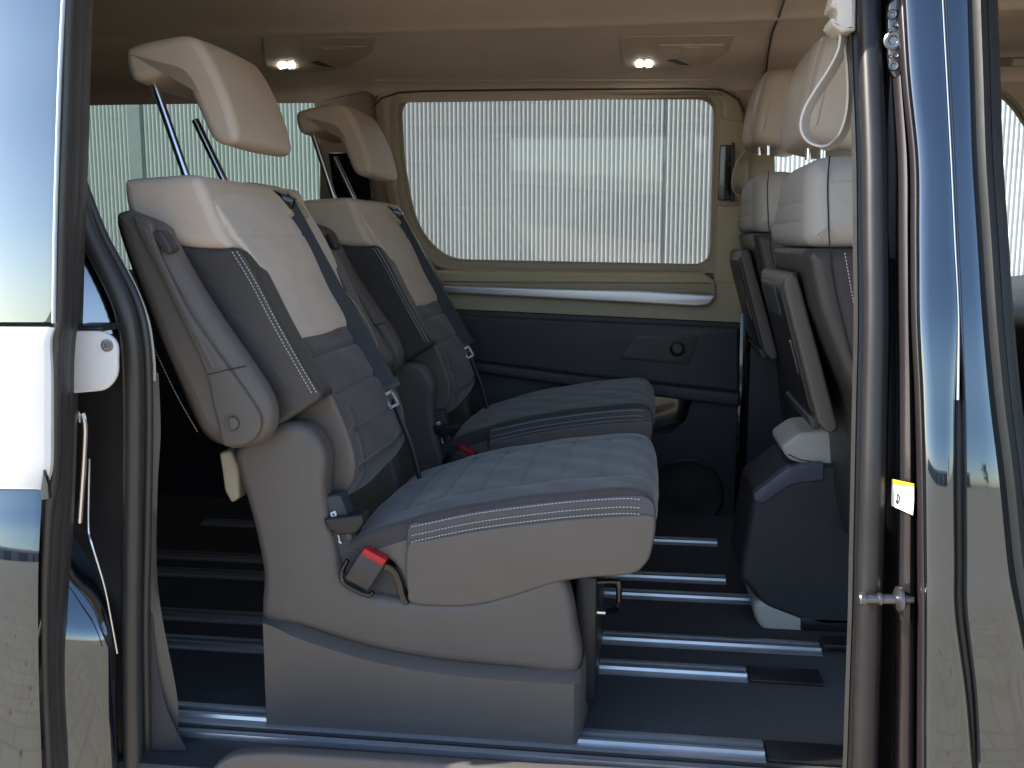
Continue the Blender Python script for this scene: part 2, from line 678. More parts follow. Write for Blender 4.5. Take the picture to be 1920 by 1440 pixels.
# ------------------------------------------------------------------ what the paintwork mirrors: a low hall and trees added for dark reflections
yard = empty('warehouse', (-9, -40, GZ), 'low blue-grey hall with a pale roof band, mirrored in the van paint', 'building')
bgm = mat('blue_grey_cladding', (.10, .14, .20), .6, var=.08)
put('wall', box_me(-52, 24, -48, -40, GZ, 2.6), bgm, yard)
put('roof_band', box_me(-52.2, 24.2, -48.2, -39.8, 2.605, 3.3, .03), mat('pale_band', (.62, .60, .56), .6), yard)
for k in range(7):
    x = -48 + k * 9
    dr = put('gate', box_me(x, x + 4.2, -40.0, -39.92, GZ + .01, 2.4, .02), mat('gate_grey', (.32, .33, .34), .5) if k == 0 else bpy.data.materials['gate_grey'], yard)
bark = mat('bark', (.10, .07, .05), .9, var=.3)
leaf = mat('leaves', (.045, .075, .028), .7, var=.4, vscale=3)
for k, (tx, ty, th, lab) in enumerate(((27, -31, 5.5, 'added tall leafy tree right of the low hall, for dark reflections in the door pillar'), (36, -38, 4.6, 'added shorter leafy tree far right across the yard, for dark reflections in the door pillar'))):
    tr_ = empty('tree', (tx, ty, GZ), lab, 'tree', 'added trees across the yard')
    tks = [tube_me([(tx, ty, GZ), (tx + .1, ty, GZ + th * .3), (tx, ty + .1, GZ + th * .6)], [.2, .16, .08], 8)]
    for b in range(6):
        a = b * 1.05
        tks.append(tube_me([(tx, ty, GZ + th * .35), (tx + math.cos(a) * th * .15, ty + math.sin(a) * th * .15, GZ + th * .6), (tx + math.cos(a) * th * .22, ty + math.sin(a) * th * .22, GZ + th * .8)], [.08, .05, .02], 6))
    put('trunk', merge(*tks), bark, tr_)
    v, f = [], []
    rnd_ = random.Random(k + 3)
    clumps = [Vector((tx + rnd_.gauss(0, th * .16), ty + rnd_.gauss(0, th * .16), GZ + th * rnd_.uniform(.42, .98))) for _ in range(46)]
    for c in clumps:
        for _ in range(70):
            p = c + Vector((rnd_.gauss(0, th * .05), rnd_.gauss(0, th * .05), rnd_.gauss(0, th * .04)))
            a = Vector((rnd_.uniform(-1, 1), rnd_.uniform(-1, 1), rnd_.uniform(-1, 1))).normalized() * .09
            c2 = a.cross(Vector((rnd_.uniform(-1, 1), rnd_.uniform(-1, 1), rnd_.uniform(-1, 1)))).normalized() * .06
            n0 = len(v)
            v += [p - a, p + c2, p + a, p - c2]
            f.append((n0, n0 + 1, n0 + 2, n0 + 3))
    put('crown', from_faces(v, f), leaf, tr_, kind='stuff', smooth=False)

# ------------------------------------------------------------------ corrugated hall wall beyond the van
WY = 10.4
hall = empty('corrugated_wall', (0, WY, GZ), 'long white hall wall of upright corrugated metal sheets outside the van windows', 'wall')
xj = [X(268, 250, WY)[0], X(1247, 250, WY)[0]]
wj = xj[1] - xj[0]
joints = [xj[0] - wj * 1, xj[0], xj[1], xj[1] + wj * 1, xj[1] + 2 * wj]
PER = .0455
for i in range(len(joints) - 1):
    a, c = joints[i] + .012, joints[i + 1] - .012
    n = int((c - a) / PER)
    verts, faces = [], []
    K = 8
    for k in range(n * K + 1):
        x = a + (c - a) * k / (n * K)
        ph = (k % K) / K
        s = [0, 0, 0, .75, 1, 1, 1, .75][k % K]
        y = WY - .022 * s
        verts += [(x, y, GZ), (x, y, 3.9)]
    for k in range(n * K):
        faces.append((2 * k, 2 * k + 2, 2 * k + 3, 2 * k + 1))
    put('wall_panel', from_faces(verts, faces), M['wall'], hall)
for x in joints[1:-1]:
    put('joint_strip', merge(box_me(x - .010, x + .010, WY - .010, WY + .02, GZ, 3.9)), M['wall_flash'], hall)
put('cover_strip', box_me(xj[0] - .16, xj[0] - .014, WY - .032, WY - .020, GZ, 3.9), M['wall_flash'], hall)
put('wall_backing', box_me(joints[0], joints[-1], WY + .03, WY + .2, GZ, 4.0), M['wall_flash'], hall)
put('roof_edge', box_me(joints[0], joints[-1], WY - .12, WY + .2, 4.003, 4.2, .01), M['wall_flash'], hall)

# ------------------------------------------------------------------ the van
van = empty('van', (0, 2.2, GZ), 'dark blue van with its sliding side door open, filling the whole picture', 'van')
YF = 2.95          # inner face of the far side wall
XR, XF = -2.3, 2.6  # rear and front ends of the cabin

# floor and rails
put('floor_carpet', box_me(XR, 1.9, 1.462, 3.02, -.03, 0.0), M['carpet'], van)
put('underbody', box_me(XR, XF, 1.40, 3.05, -.20, -.034), M['black'], van)
RAIL = [((-1.0, .196), 1.503, .046), ((-1.25, .196), 1.786, .044), ((-1.25, .352), 1.925, .044), ((-1.25, .40), 2.185, .04), ((-1.25, .197), 2.31, .042), ((-1.25, .197), 2.606, .042)]


def rail_me(x0, x1, y, w):
    h = w / 2
    sec = [(-h, .0005), (-h, .0035), (-h * .52, .0045), (-h * .46, .010), (-h * .22, .010), (-h * .20, .002), (h * .20, .002), (h * .22, .010), (h * .46, .010), (h * .52, .0045), (h, .0035), (h, .0005)]
    v, f = [], []
    for x in (x0, x1):
        for a, b in sec:
            v.append((x, y + a, b))
    n = len(sec)
    for k in range(n - 1):
        f.append((k, k + 1, n + k + 1, n + k))
    f.append(tuple(range(n))); f.append(tuple(range(n, 2 * n)))
    return from_faces(v, f)


for (x0, x1), y, w in RAIL:
    rl = put('seat_rail', rail_me(x0, x1, y, w * 1.5), M['alu'], van, smooth=False)
    put('rail_slot', box_me(x0, x1 + .001, y - w * .10, y + w * .10, .0022, .0042), M['black'], rl)
for y, xe in ((1.503, .196), (1.786, .196)):
    put('rail_end_cap', box_me(xe + .004, xe + .135, y - .032, y + .03, .0006, .007, .002), M['black'], van)

# sill in front of the carpet
sl = put('step_sill', box_me(XR, 1.5, 1.36, 1.4615, -.12, -.012, .006), M['navy_trim'], van)
put('sill_strip', box_me(-1.0, .22, 1.446, 1.4605, -.014, -.0015, .0015), M['alu'], sl)
stepp = [(385, 1475), (402, 1432), (440, 1404), (520, 1400), (760, 1416), (1000, 1432), (1250, 1445), (1500, 1462), (1560, 1500)]
pts = fillet(L(stepp, 1.35), .02)
put('step_cover', plate_me(pts, 1.33, 1.358, .008), M['taupe'], sl)

# headliner: one curved lining across the roof
prof = [(1.40, 1.27), (1.46, 1.33), (1.60, 1.355), (1.9, 1.36), (2.2, 1.350), (2.40, 1.330), (2.46, 1.315), (2.50, 1.318), (2.62, 1.312), (2.78, 1.286), (2.88, 1.265), (2.93, 1.245), (2.962, 1.215)]
pc = catmull([Vector(p) for p in prof], 5, closed=False)
xs = [XR + (2.1 - XR) * k / 40 for k in range(41)]
rows = []
for x in xs:
    sag = -.006 * math.cos((x + .3) * 2.2)
    rows.append([Vector((x, p.x, p.y + sag)) for p in pc])
lin = put('headliner', grid_me(rows, 1, .012), M['headliner'], van)


def ceil_z(y, x):
    best = min(pc, key=lambda p: abs(p.x - y))
    for i in range(len(pc) - 1):
        if pc[i].x <= y <= pc[i + 1].x:
            t = (y - pc[i].x) / (pc[i + 1].x - pc[i].x)
            return pc[i].y * (1 - t) + pc[i + 1].y * t - .006 * math.cos((x + .3) * 2.2)
    return best.y


def on_ceiling(px, py):
    """point of the headliner seen at a pixel"""
    lo, hi = 1.9, 2.96
    f = lambda y: P3(px, py, y).z - ceil_z(y, P3(px, py, y).x)
    for _ in range(40):
        m = (lo + hi) / 2
        if f(m) < 0: lo = m
        else: hi = m
    return P3(px, py, lo)


def ceil_panel(name, pxs, drop, matl, parent, thick=.004):
    """thin panel hanging drop below the headliner with the given outline"""
    pp = [on_ceiling(*p) for p in pxs]
    n = len(pp)
    v = [p + Vector((0, -.3, -1)).normalized() * drop for p in pp] + [p + Vector((0, -.3, -1)).normalized() * (drop - thick) for p in pp]
    f = [tuple(range(n)), tuple(range(n, 2 * n))] + [(k, (k + 1) % n, n + (k + 1) % n, n + k) for k in range(n)]
    return put(name, from_faces(v, f), matl, parent)


M['lining2'] = mat('lamp_panel_plastic', (.56, .47, .38), .55, var=.03)
for cx, cy, w in ((538, 121, 0), (1208, 118, 0)):
    lp = ceil_panel('lamp_panel', [(cx - 45, cy - 50), (cx + 168, cy - 52), (cx + 160, cy - 25), (cx + 120, cy + 2), (cx + 70, cy + 12), (cx - 30, cy + 12), (cx - 40, cy - 6)], .002, M['lining2'], van, .004)
    for dx in (-9, 8):
        ceil_panel('lamp', [(cx + dx - 5, cy - 4), (cx + dx + 5, cy - 5), (cx + dx + 6, cy + 4), (cx + dx - 4, cy + 5)], .0045, M['lamp'], lp, .003)
    ceil_panel('lamp_switch', [(cx + 44, cy - 6), (cx + 58, cy - 8), (cx + 84, cy + 2), (cx + 66, cy + 1)], .004, M['black'], lp, .003)
    ah = ceil_panel('air_vent', [(cx + 28, cy - 38), (cx + 150, cy - 38), (cx + 150, cy - 27), (cx + 138, cy - 19), (cx + 28, cy - 23)], .008, M['beige_leather' if cx > 900 else 'lining2'], lp, .012)  # right-hand vent and slider paler: stronger light put into their colour
    ceil_panel('vent_slider', [(cx + 70, cy - 36), (cx + 108, cy - 36), (cx + 104, cy - 19), (cx + 74, cy - 19)], .011, M['beige_leather' if cx > 900 else 'lining2'], lp, .006)
# seam in the lining running to the front right
seam = [on_ceiling(px, py) + Vector((0, -.002, -.003)) for px, py in ((1473, -10), (1462, 25), (1448, 60), (1440, 100), (1436, 135), (1430, 158))]
put('lining_seam', tube_me(seam, .0028, 8), M['black'], lin)
put('curtain_rail_groove', tube_me([on_ceiling(px, 150) + Vector((0, -.001, -.001)) for px in range(700, 1420, 60)], .0015, 6), M['lining2'], lin)

# far side wall: upper trim with window openings
def rr(pts, y, r=.03):
    return fillet(L(pts, y), r, 6)


w_mid = rr([(742, 178), (1345, 178), (1336, 500), (838, 490), (792, 452), (766, 400), (748, 300)], YF, .055)
w_rear = rr([(-140, 190), (60, 172), (585, 163), (600, 300), (607, 520), (-120, 500)], YF, .06)
w_front = rr([(1452, 176), (1868, 160), (1905, 186), (1975, 290), (2060, 430), (2120, 545), (1452, 532)], YF, .04)
outer = [(XR, .62), (XR, 1.262), (1.9, 1.262), (2.05, .62)]
outer = [(XR, .55), (XR, 1.262), (2.2, 1.262), (2.2, .55)]
put('upper_side_trim', plate_me(outer, YF, YF + .05, .004, [w_mid, w_rear, w_front]), M['trim'], van)


def scaled(pts, d):
    """outline moved outwards by d"""
    if area(pts) < 0: pts = pts[::-1]
    V = resample(pts, 140)
    out = []
    for i in range(len(V)):
        t = (V[(i + 2) % len(V)] - V[i - 2]).normalized()
        out.append((V[i].x + t.y * d, V[i].y - t.x * d))
    return out


for wp, gm, nm in ((w_mid, 'g_clear', 'side_window'), (w_rear, 'g_green', 'side_window'), (w_front, 'g_front', 'side_window')):
    g = put(nm, plate_me(scaled(wp, .012), YF + .052, YF + .056, 0.0005), M[gm], van, label={'g_clear': 'clear middle side window', 'g_green': 'green tinted rear side window', 'g_front': 'clear front side window'}[gm])
    put('window_seal', plate_me(scaled(wp, .006), YF + .040, YF + .0515, .002, [scaled(wp, -.006)]), M['trim'], g)
# raised surround around the middle window
surr = rr([(698, 172), (760, 166), (1350, 164), (1396, 190), (1398, 520), (820, 510), (745, 440), (720, 360), (700, 260)], YF - .02, .06)
w_mid2 = rr([(726, 172), (1352, 170), (1346, 508), (832, 498), (782, 456), (752, 400), (733, 300)], YF - .02, .06)
put('window_surround', plate_me(surr, YF - .022, YF - .001, .010, [scaled(w_mid, .016)]), M['trim'], van)
put('surround_seam', tube_me([P3(px, py, YF - .024) for px, py in ((690, 232), (696, 205), (715, 184), (748, 174), (800, 171), (1000, 168), (1300, 166), (1352, 168), (1384, 186), (1396, 212))], .0024, 8), M['black'], van)

# sill ledge, silver strip and lower trim
put('window_ledge', plate_me(rr([(800, 506), (1320, 512), (1343, 528), (1344, 556), (1335, 553), (845, 537), (800, 534)], YF - .07, .012), YF - .07, YF - .023, .012), M['sill'], van)
put('silver_strip', plate_me(rr([(830, 535), (1200, 545), (1344, 553), (1330, 572), (1305, 575), (1180, 568), (830, 549)], YF - .085, .01), YF - .092, YF - .06, .006), M['silver'], van)
put('lower_side_trim', plate_me([X(400, 500, YF - .05), X(1392, 530, YF - .05), X(1392, 612, YF - .05), X(400, 566, YF - .05)], YF - .052, YF - .001, .006), M['sill'], van)
put('door_card', plate_me([(XR, -.01), (XR, .60), X(845, 579, YF - .06), X(1392, 605, YF - .06), (X(1392, 605, YF)[0], -.01)], YF - .062, YF + .02, .006), M['navy_trim'], van)
dc = put('armrest_ledge', plate_me(rr([(840, 672), (1100, 706), (1388, 737), (1388, 762), (1100, 728), (840, 690)], YF - .10, .006), YF - .11, YF - .063, .008), M['navy_trim'], van)
put('upper_card', plate_me(rr([(845, 590), (1386, 614), (1386, 736), (1100, 706), (845, 672)], YF - .085, .01), YF - .088, YF - .063, .01), M['navy_trim'], van)
hr = put('handle_recess', plate_me(rr([(1163, 672), (1190, 627), (1313, 631), (1290, 684)], YF - .089, .01), YF - .092, YF - .0885, .001), M['black'], van)
kc = P3(1270, 654, YF - .09)
put('knob', lathe_me(kc, (0, -1, 0), [(0, .022), (.006, .022), (.012, .017), (.014, .010), (.012, .001)]), M['black'], hr)
put('storage_pocket', plate_me(rr([(1190, 738), (1300, 741), (1286, 788), (1255, 812), (1190, 812)], YF - .064, .01), YF - .066, YF - .061, .001), M['gloss_black'], van)
sc_ = P3(1288, 925, YF - .062)
sp = put('speaker_grille', lathe_me(sc_, (0, -1, 0), [(0, .108), (.006, .108), (.010, .100), (.008, .092), (.009, .05), (.010, .001)], 40), M['black'], van)
put('grille_rings', merge(*[tube_me([sc_ + Vector((math.cos(a) * r, -.010, math.sin(a) * r)) for a in [2 * math.pi * k / 36 for k in range(36)]], .0012, 6, closed=True) for r in (.03, .05, .07, .088)]), M['navy_trim'], sp)
put('pillar_seam', box_me(X(1383, 700, YF)[0] - .004, X(1398, 700, YF)[0], YF - .068, YF - .055, 0.0, .60, .002), M['gloss_black'], van)
# B pillar cover on the far side
put('pillar_cover', plate_me(rr([(1346, 385), (1398, 386), (1402, 604), (1334, 604), (1340, 500)], YF - .03, .008), YF - .032, YF - .0225, .004), M['sill'], van)  # lower part in paler olive, its sunlit tone put into the colour
put('pillar_cover_upper', plate_me(rr([(1350, 222), (1404, 230), (1404, 376), (1350, 376)], YF - .03, .008), YF - .034, YF - .0225, .004), M['trim'], van)
hs = put('belt_height_slot', plate_me(rr([(1350, 272), (1374, 272), (1374, 376), (1346, 376)], YF - .04, .004), YF - .044, YF - .0345, .003), M['gloss_black'], van)
put('slot_frame', plate_me(rr([(1371, 268), (1377, 268), (1377, 378), (1371, 378)], YF - .04, .002), YF - .048, YF - .0445, .001), M['black'], hs)
# C pillar between the windows
put('rear_pillar_cover', plate_me(rr([(604, 190), (700, 170), (742, 480), (760, 560), (604, 560)], YF - .02, .03), YF - .05, YF - .0005, .012), mat('brown_pillar_trim', (.17, .135, .10), .65, var=.04), van)
put('belt_guide', plate_me(rr([(616, 286), (690, 286), (700, 374), (628, 374)], YF - .055, .006), YF - .06, YF - .0505, .003), M['gloss_black'], van)
# far door front part and dashboard
put('front_door_card', plate_me([X(1404, 560, YF), X(2400, 560, YF), (2.2, 0.0), (X(1404, 560, YF)[0], 0.0)], YF - .05, YF + .02, .01), M['navy_trim'], van)
put('front_belt_line', plate_me([X(1404, 545, YF), X(2400, 545, YF), X(2400, 585, YF), X(1404, 575, YF)], YF - .07, YF - .002, .01), mat('pale_green_grey', (.36, .40, .37), .5), van)
dash = put('dashboard', merge(plate_me(rr([(1960, 590), (2300, 540), (2700, 700), (2700, 1300), (2050, 1200), (1980, 800)], 1.95, .05), 1.95, YF - .072, .03)), M['black'], van)
put('front_lower_panel', box_me(1.05, 1.95, YF - .16, YF - .055, .0, .42, .02), M['navy_trim'], van)
for k, (px, py, s, mm) in enumerate([(1908, 638, 5, 'cream')]):
    c = P3(px, py, YF - .08)
    put('door_lock_indicator', from_faces([c + Vector((-.012, 0, .006)), c + Vector((-.012, 0, -.006)), c + Vector((.010, 0, 0)), c + Vector((-.012, .004, .006)), c + Vector((-.012, .004, -.006)), c + Vector((.010, .004, 0))], [(0, 1, 2), (3, 4, 5), (0, 1, 4, 3), (1, 2, 5, 4), (2, 0, 3, 5)]), M[mm], dash)
# sun visor seen past the front pillar
put('sun_visor', obox_me(P3(1935, 115, 2.55), Vector((.10, 0, 0)), Vector((0, .17, .03)), Vector((0, -.002, .009)), .006), mat('visor_cloth', (.24, .22, .17), .9), van)

# enclosing shell: outer skins, rear wall, roof, windscreen
put('roof', box_me(XR - .05, 2.1, 1.44, 3.06, 1.385, 1.42, .01), M['paint'], van)
put('roof_rail', box_me(XR, 2.1, 1.36, 1.455, 1.285, 1.41, .02), M['paint_jamb'], van)
put('far_outer_skin', box_me(XR, XF, 3.035, 3.06, -.20, .55), M['paint'], van)
tg = put('tailgate', merge(box_me(XR - .06, XR - .01, 1.38, 3.05, -.2, .70), box_me(XR - .06, XR - .01, 1.38, 1.55, .70, 1.4), box_me(XR - .06, XR - .01, 2.88, 3.05, .70, 1.4), box_me(XR - .06, XR - .01, 1.55, 2.88, 1.22, 1.4)), M['black'], van)
put('tailgate_window', box_me(XR - .04, XR - .034, 1.55, 2.88, .70, 1.22), M['g_door'], tg)
put('windscreen', from_faces([(2.1, 1.45, 1.35), (2.1, 2.98, 1.35), (2.9, 2.98, .62), (2.9, 1.45, .62), (2.106, 1.45, 1.355), (2.106, 2.98, 1.355), (2.906, 2.98, .625), (2.906, 1.45, .625)], [(0, 1, 2, 3), (4, 5, 6, 7), (0, 1, 5, 4), (1, 2, 6, 5), (2, 3, 7, 6), (3, 0, 4, 7)]), M['g_front'], van)
put('front_bulkhead', box_me(2.2, 2.9, 1.42, 3.05, -.2, .60, .02), M['black'], van)
put('front_floor', box_me(1.902, 2.2, 1.42, 3.0, -.03, -.004), M['carpet'], van)

# ------------------------------------------------------------------ near side, left: body edge, seal and open sliding door
def strip(name, table, matl, parent, sub=8, thick=.004, label=None):
    """table: rows of [(px, py, depth) ...] from top to bottom"""
    rows = [[P3(*q) for q in r] for r in table]
    return put(name, grid_me(rows, sub, thick), matl, parent, label, ang=60)


def tube_px(path, rad, n=14, sub=8, flat=None):
    pts = catmull([P3(*q) for q in path], sub, closed=False)
    return tube_me(pts, rad, n, flat=flat)


qp = put('opening_seal', tube_px([(140, 330, 1.37), (152, 400, 1.37), (172, 452, 1.37), (200, 505, 1.37), (226, 560, 1.37), (240, 610, 1.37), (248, 680, 1.37), (250, 800, 1.37), (248, 1000, 1.37), (246, 1200, 1.37), (250, 1480, 1.37)], .0150), M['rubber'], van, label='black rubber seal round the rear edge of the door opening')
put('seal_lip', tube_px([(150, 330, 1.40), (176, 400, 1.40), (198, 452, 1.40), (224, 500, 1.40), (252, 556, 1.40), (268, 610, 1.40), (276, 680, 1.40), (278, 800, 1.40), (275, 1000, 1.40), (272, 1200, 1.40), (278, 1480, 1.40)], .0075), M['rubber'], qp)
put('seal_clip', tube_px([(158, 300, 1.41), (172, 380, 1.41), (200, 440, 1.41), (236, 502, 1.41), (262, 556, 1.41), (280, 610, 1.41), (289, 680, 1.41), (289, 714, 1.41)], .0022, 8), M['cream'], qp)
# inner edge trim of the rear pillar
strip('pillar_edge_trim', [[(278, 690, 1.42), (292, 700, 1.43), (292, 708, 1.50)], [(278, 800, 1.42), (296, 810, 1.43), (296, 820, 1.50)], [(276, 930, 1.42), (290, 930, 1.43), (288, 930, 1.50)], [(280, 1100, 1.42), (292, 1110, 1.43), (288, 1110, 1.5)], [(285, 1270, 1.42), (326, 1300, 1.43), (322, 1300, 1.5)], [(290, 1380, 1.42), (330, 1385, 1.43), (330, 1380, 1.5)], [(300, 1480, 1.42), (345, 1500, 1.43), (345, 1500, 1.5)]], M['taupe'], van)
strip('sill_end_trim', [[(250, 1150, 1.405), (286, 1150, 1.415)], [(256, 1300, 1.405), (315, 1330, 1.415)], [(268, 1480, 1.40), (420, 1520, 1.405)]], M['navy_trim'], van)
qpath = [(140, -60), (140, 330), (158, 400), (180, 452), (208, 505), (236, 560), (252, 610), (262, 680), (266, 800), (264, 1000), (264, 1200), (270, 1520)]
qq = [X(a, b, 1.43) for a, b in qpath]
put('rear_quarter_inner_panel', plate_me([(XR, -.12)] + [(XR, 1.30), (qq[0][0], 1.30)] + qq[1:-1] + [(qq[-2][0], -.12)], 1.425, 1.455, .003), M['black'], van)
# body side behind the opening: window, dark jamb, glossy quarter panel
strip('quarter_window', [[(60, 380, 1.345), (120, 400, 1.368), (165, 420, 1.398)], [(60, 500, 1.32), (130, 510, 1.345), (205, 520, 1.39)], [(60, 630, 1.30), (140, 628, 1.335), (236, 626, 1.385)]], M['g_door'], van, label='dark green rear quarter window behind the open door')
strip('rear_jamb', [[(138, 622, 1.372), (240, 622, 1.380)], [(140, 800, 1.372), (240, 800, 1.380)], [(130, 1000, 1.372), (240, 1000, 1.380)], [(120, 1250, 1.372), (240, 1250, 1.380)], [(120, 1480, 1.372), (252, 1480, 1.380)]], M['black'], van)
qrows = [(960, 150, 1.350), (1010, 158, 1.340), (1060, 172, 1.326), (1110, 188, 1.310), (1160, 200, 1.296), (1200, 207, 1.288), (1240, 208, 1.286), (1340, 209, 1.288), (1480, 216, 1.296)]
strip('quarter_panel', [[(50, py, D - .030), (90, py, D - .012), (120, py, D + .002), (r - 30, py, D + .024), (r - 8, py, D + .040), (r, py, D + .046), (r + 4, py, D + .056), (r + 6, py, D + .075)] for py, r, D in qrows], M['paint'], van, label='glossy dark body edge mirroring the paving beside the seal')
put('panel_edge_chrome', tube_px([(168, 860, 1.330), (166, 985, 1.318), (172, 1020, 1.312), (196, 1100, 1.31), (210, 1170, 1.31), (220, 1225, 1.31)], .0016, 8), M['chrome'], van)
# door roller arm
rb = put('door_hinge_bracket', plate_me(fillet(L([(100, 620), (196, 620), (221, 640), (221, 706), (200, 732), (132, 738), (100, 738)], 1.27), .012), 1.268, 1.276, .003), M['white_plain'], van, label='white bracket with a dark screw that carries the sliding door')
put('bracket_edge', plate_me(fillet(L([(136, 609), (198, 609), (204, 620), (136, 622)], 1.285), .003), 1.27, 1.33, .003), M['black'], rb)
sc0 = P3(201, 648, 1.2675)
put('screw', lathe_me(sc0, (0, -1, 0), [(0, .0085), (.0015, .0085), (.002, .0065), (.0015, .0035), (-.001, .003), (-.001, .0005)], 20), M['metal_dark'], rb)
put('latch_arm', merge(tube_px([(155, 775, 1.31), (160, 800, 1.31), (158, 860, 1.31), (150, 980, 1.31)], .0035, 8), tube_px([(132, 772, 1.30), (146, 772, 1.30), (150, 792, 1.30)], .0018, 8)), M['chrome'], van)

door = None
DO = 1.20
rowsE = [(-420, 140, 182, 1.305), (-200, 134, 176, 1.280), (0, 126, 168, 1.255), (150, 120, 164, 1.245), (300, 114, 160, 1.232), (450, 109, 154, 1.222), (600, 106, 150, 1.214), (640, 100, 147, 1.213), (680, 100, 143, 1.212), (740, 101, 141, 1.211), (850, 100, 138, 1.21), (900, 97, 136, 1.21), (950, 84, 134, 1.21), (1020, 79, 130, 1.21), (1100, 76, 124, 1.21), (1200, 76, 120, 1.213), (1300, 78, 121, 1.218), (1400, 82, 127, 1.225), (1500, 86, 131, 1.235)]
# edge of the door with its ribbed seal
tab = []
for py, a, b, D in rowsE:
    w = b - a
    row = []
    for k, (u, dd) in enumerate([(0, 0.0), (.06, -.004), (.18, -.008), (.27, -.006), (.31, .001), (.36, -.003), (.48, -.005), (.58, -.001), (.63, .005), (.68, .004), (.80, .004), (.90, .009), (1.0, .02)]):
        row.append((a + w * u, py, D + .008 + .055 * u + dd))
    tab.append(row)
sd = strip('sliding_door', tab, M['rubber'], van, sub=4, label='edge and ribbed black seal of the opened sliding door')
# outer skin: window above, white panel, dark lower panel
def skin_rows(rows, in0=0):
    t = []
    for py, D, edge in rows:
        t.append([(-900, py, D + .006), (-420, py, D + .002), (-200, py, D), (0, py, D - .001), (edge - 12, py, D), (edge - 3, py, D + .002), (edge + 1, py, D + .008)])
    return t
put('door_window', grid_me([[P3(*q) for q in r] for r in skin_rows([(-420, 1.30, 136), (-200, 1.275, 130), (0, 1.256, 118), (150, 1.245, 112), (300, 1.232, 107), (450, 1.221, 103), (604, 1.212, 100)])], 6, .004), M['g_door'], sd, label='sliding door window mirroring the sky')
put('door_window_frame', tube_px([(130, -200, 1.27), (119, 0, 1.25), (112, 150, 1.24), (107, 300, 1.228), (103, 450, 1.217), (101, 606, 1.208)], .0028, 8), M['alu'], sd)
put('door_upper_panel', grid_me([[P3(*q) for q in r] for r in skin_rows([(613, 1.212, 102), (640, 1.209, 94), (700, 1.207, 96), (800, 1.205, 96), (880, 1.203, 94), (916, 1.203, 80)])], 6, .003), M['white_paint'], sd, label='white painted upper panel of the sliding door')
put('door_lower_panel', grid_me([[P3(*q) for q in r] for r in skin_rows([(919, 1.208, 78), (950, 1.2025, 78), (1000, 1.1935, 75), (1080, 1.184, 72), (1180, 1.184, 72), (1300, 1.190, 74), (1400, 1.200, 78), (1520, 1.216, 82)])], 6, .003), M['paint'], sd, label='dark glossy lower panel of the sliding door mirroring the paving')
put('door_inner_skin', grid_me([[P3(-900, py, D + .05), P3(a + 10, py, D + .05)] for py, a, b, D in rowsE if py > 590], 3, .01), M['taupe'], sd)
put('door_corner_clip', plate_me(fillet(L([(77, 915), (82, 880), (90, 912), (92, 935), (78, 938)], 1.197), .002), 1.196, 1.204, .001), M['paint'], sd)

# ------------------------------------------------------------------ near side, right: door pillar
PY = (-210, -60, 0, 150, 300, 450, 600, 750, 900, 1050, 1150, 1300, 1440, 1520, 1660)


def lerp_tab(tab, py):
    for (p0, v0), (p1, v1) in zip(tab, tab[1:]):
        if p0 <= py <= p1:
            t = (py - p0) / (p1 - p0)
            return v0 * (1 - t) + v1 * t
    return tab[0][1] if py < tab[0][0] else tab[-1][1]


lipL = [(-60, 1588), (0, 1592), (300, 1603), (600, 1606), (900, 1600), (1150, 1595), (1440, 1585), (1520, 1580)]
tubL = [(-60, 1604), (0, 1607), (300, 1620), (600, 1624), (900, 1619), (1150, 1612), (1440, 1602), (1520, 1598)]
tubR = [(-60, 1648), (0, 1650), (300, 1660), (600, 1662), (900, 1655), (1150, 1648), (1440, 1642), (1520, 1640)]
edge = [(-60, 1690), (0, 1696), (150, 1706), (300, 1721), (600, 1724), (700, 1728), (800, 1734), (1150, 1738), (1440, 1737), (1520, 1737)]
gap1 = [(-60, 1822), (0, 1822), (300, 1832), (600, 1852), (750, 1866), (900, 1885), (1050, 1900), (1200, 1925), (1520, 1990)]
dep = [(-60, 1.445), (0, 1.43), (300, 1.375), (600, 1.325), (900, 1.288), (1150, 1.278), (1440, 1.300), (1520, 1.315)]
T = lerp_tab
put('pillar_seal', tube_me(catmull([P3((T(tubL, p) + T(tubR, p)) / 2, p, T(dep, p) + .045) for p in PY], 6, closed=False), 0.0165, 20), M['pillar_rubber'], van, label='round black rubber seal on the pillar in front of the opening')
strip('seal_lip_front', [[(T(lipL, p), p, T(dep, p) + .085), (T(lipL, p) + 3, p, T(dep, p) + .076), (T(lipL, p) + 6, p, T(dep, p) + .082), (T(lipL, p) + 9, p, T(dep, p) + .070), (T(tubL, p), p, T(dep, p) + .068), (T(tubL, p) + 6, p, T(dep, p) + .07)] for p in PY], M['rubber'], van, sub=6)
put('lining_edge', tube_me(catmull([P3(T(lipL, p) - 1, p, T(dep, p) + .083) for p in PY if p <= 900], 6, closed=False), .0017, 8), M['cream'], van)
strip('pillar_jamb', [[*[(T(tubR, p) + (T(edge, p) - T(tubR, p)) * u, p, T(dep, p) + dd) for u, dd in ((-.25, .060), (.05, .110), (.38, .110), (.42, .052), (.48, .040), (.62, .036), (.70, .040), (.735, .075), (.84, .075), (.875, .020))], (T(edge, p) - 9, p, T(dep, p) + .007), (T(edge, p) - 3, p, T(dep, p) + .001), (T(edge, p), p, T(dep, p))] for p in PY], M['paint_jamb'], van, sub=6, label='dark purple metallic painted pillar face beside the opening')
put('edge_highlight_bead', tube_me(catmull([P3(T(edge, p) - 1, p, T(dep, p) + .001) for p in PY], 6, closed=False), .0021, 8), M['paint_jamb'], van)  # thin tube added along the edge to catch a highlight
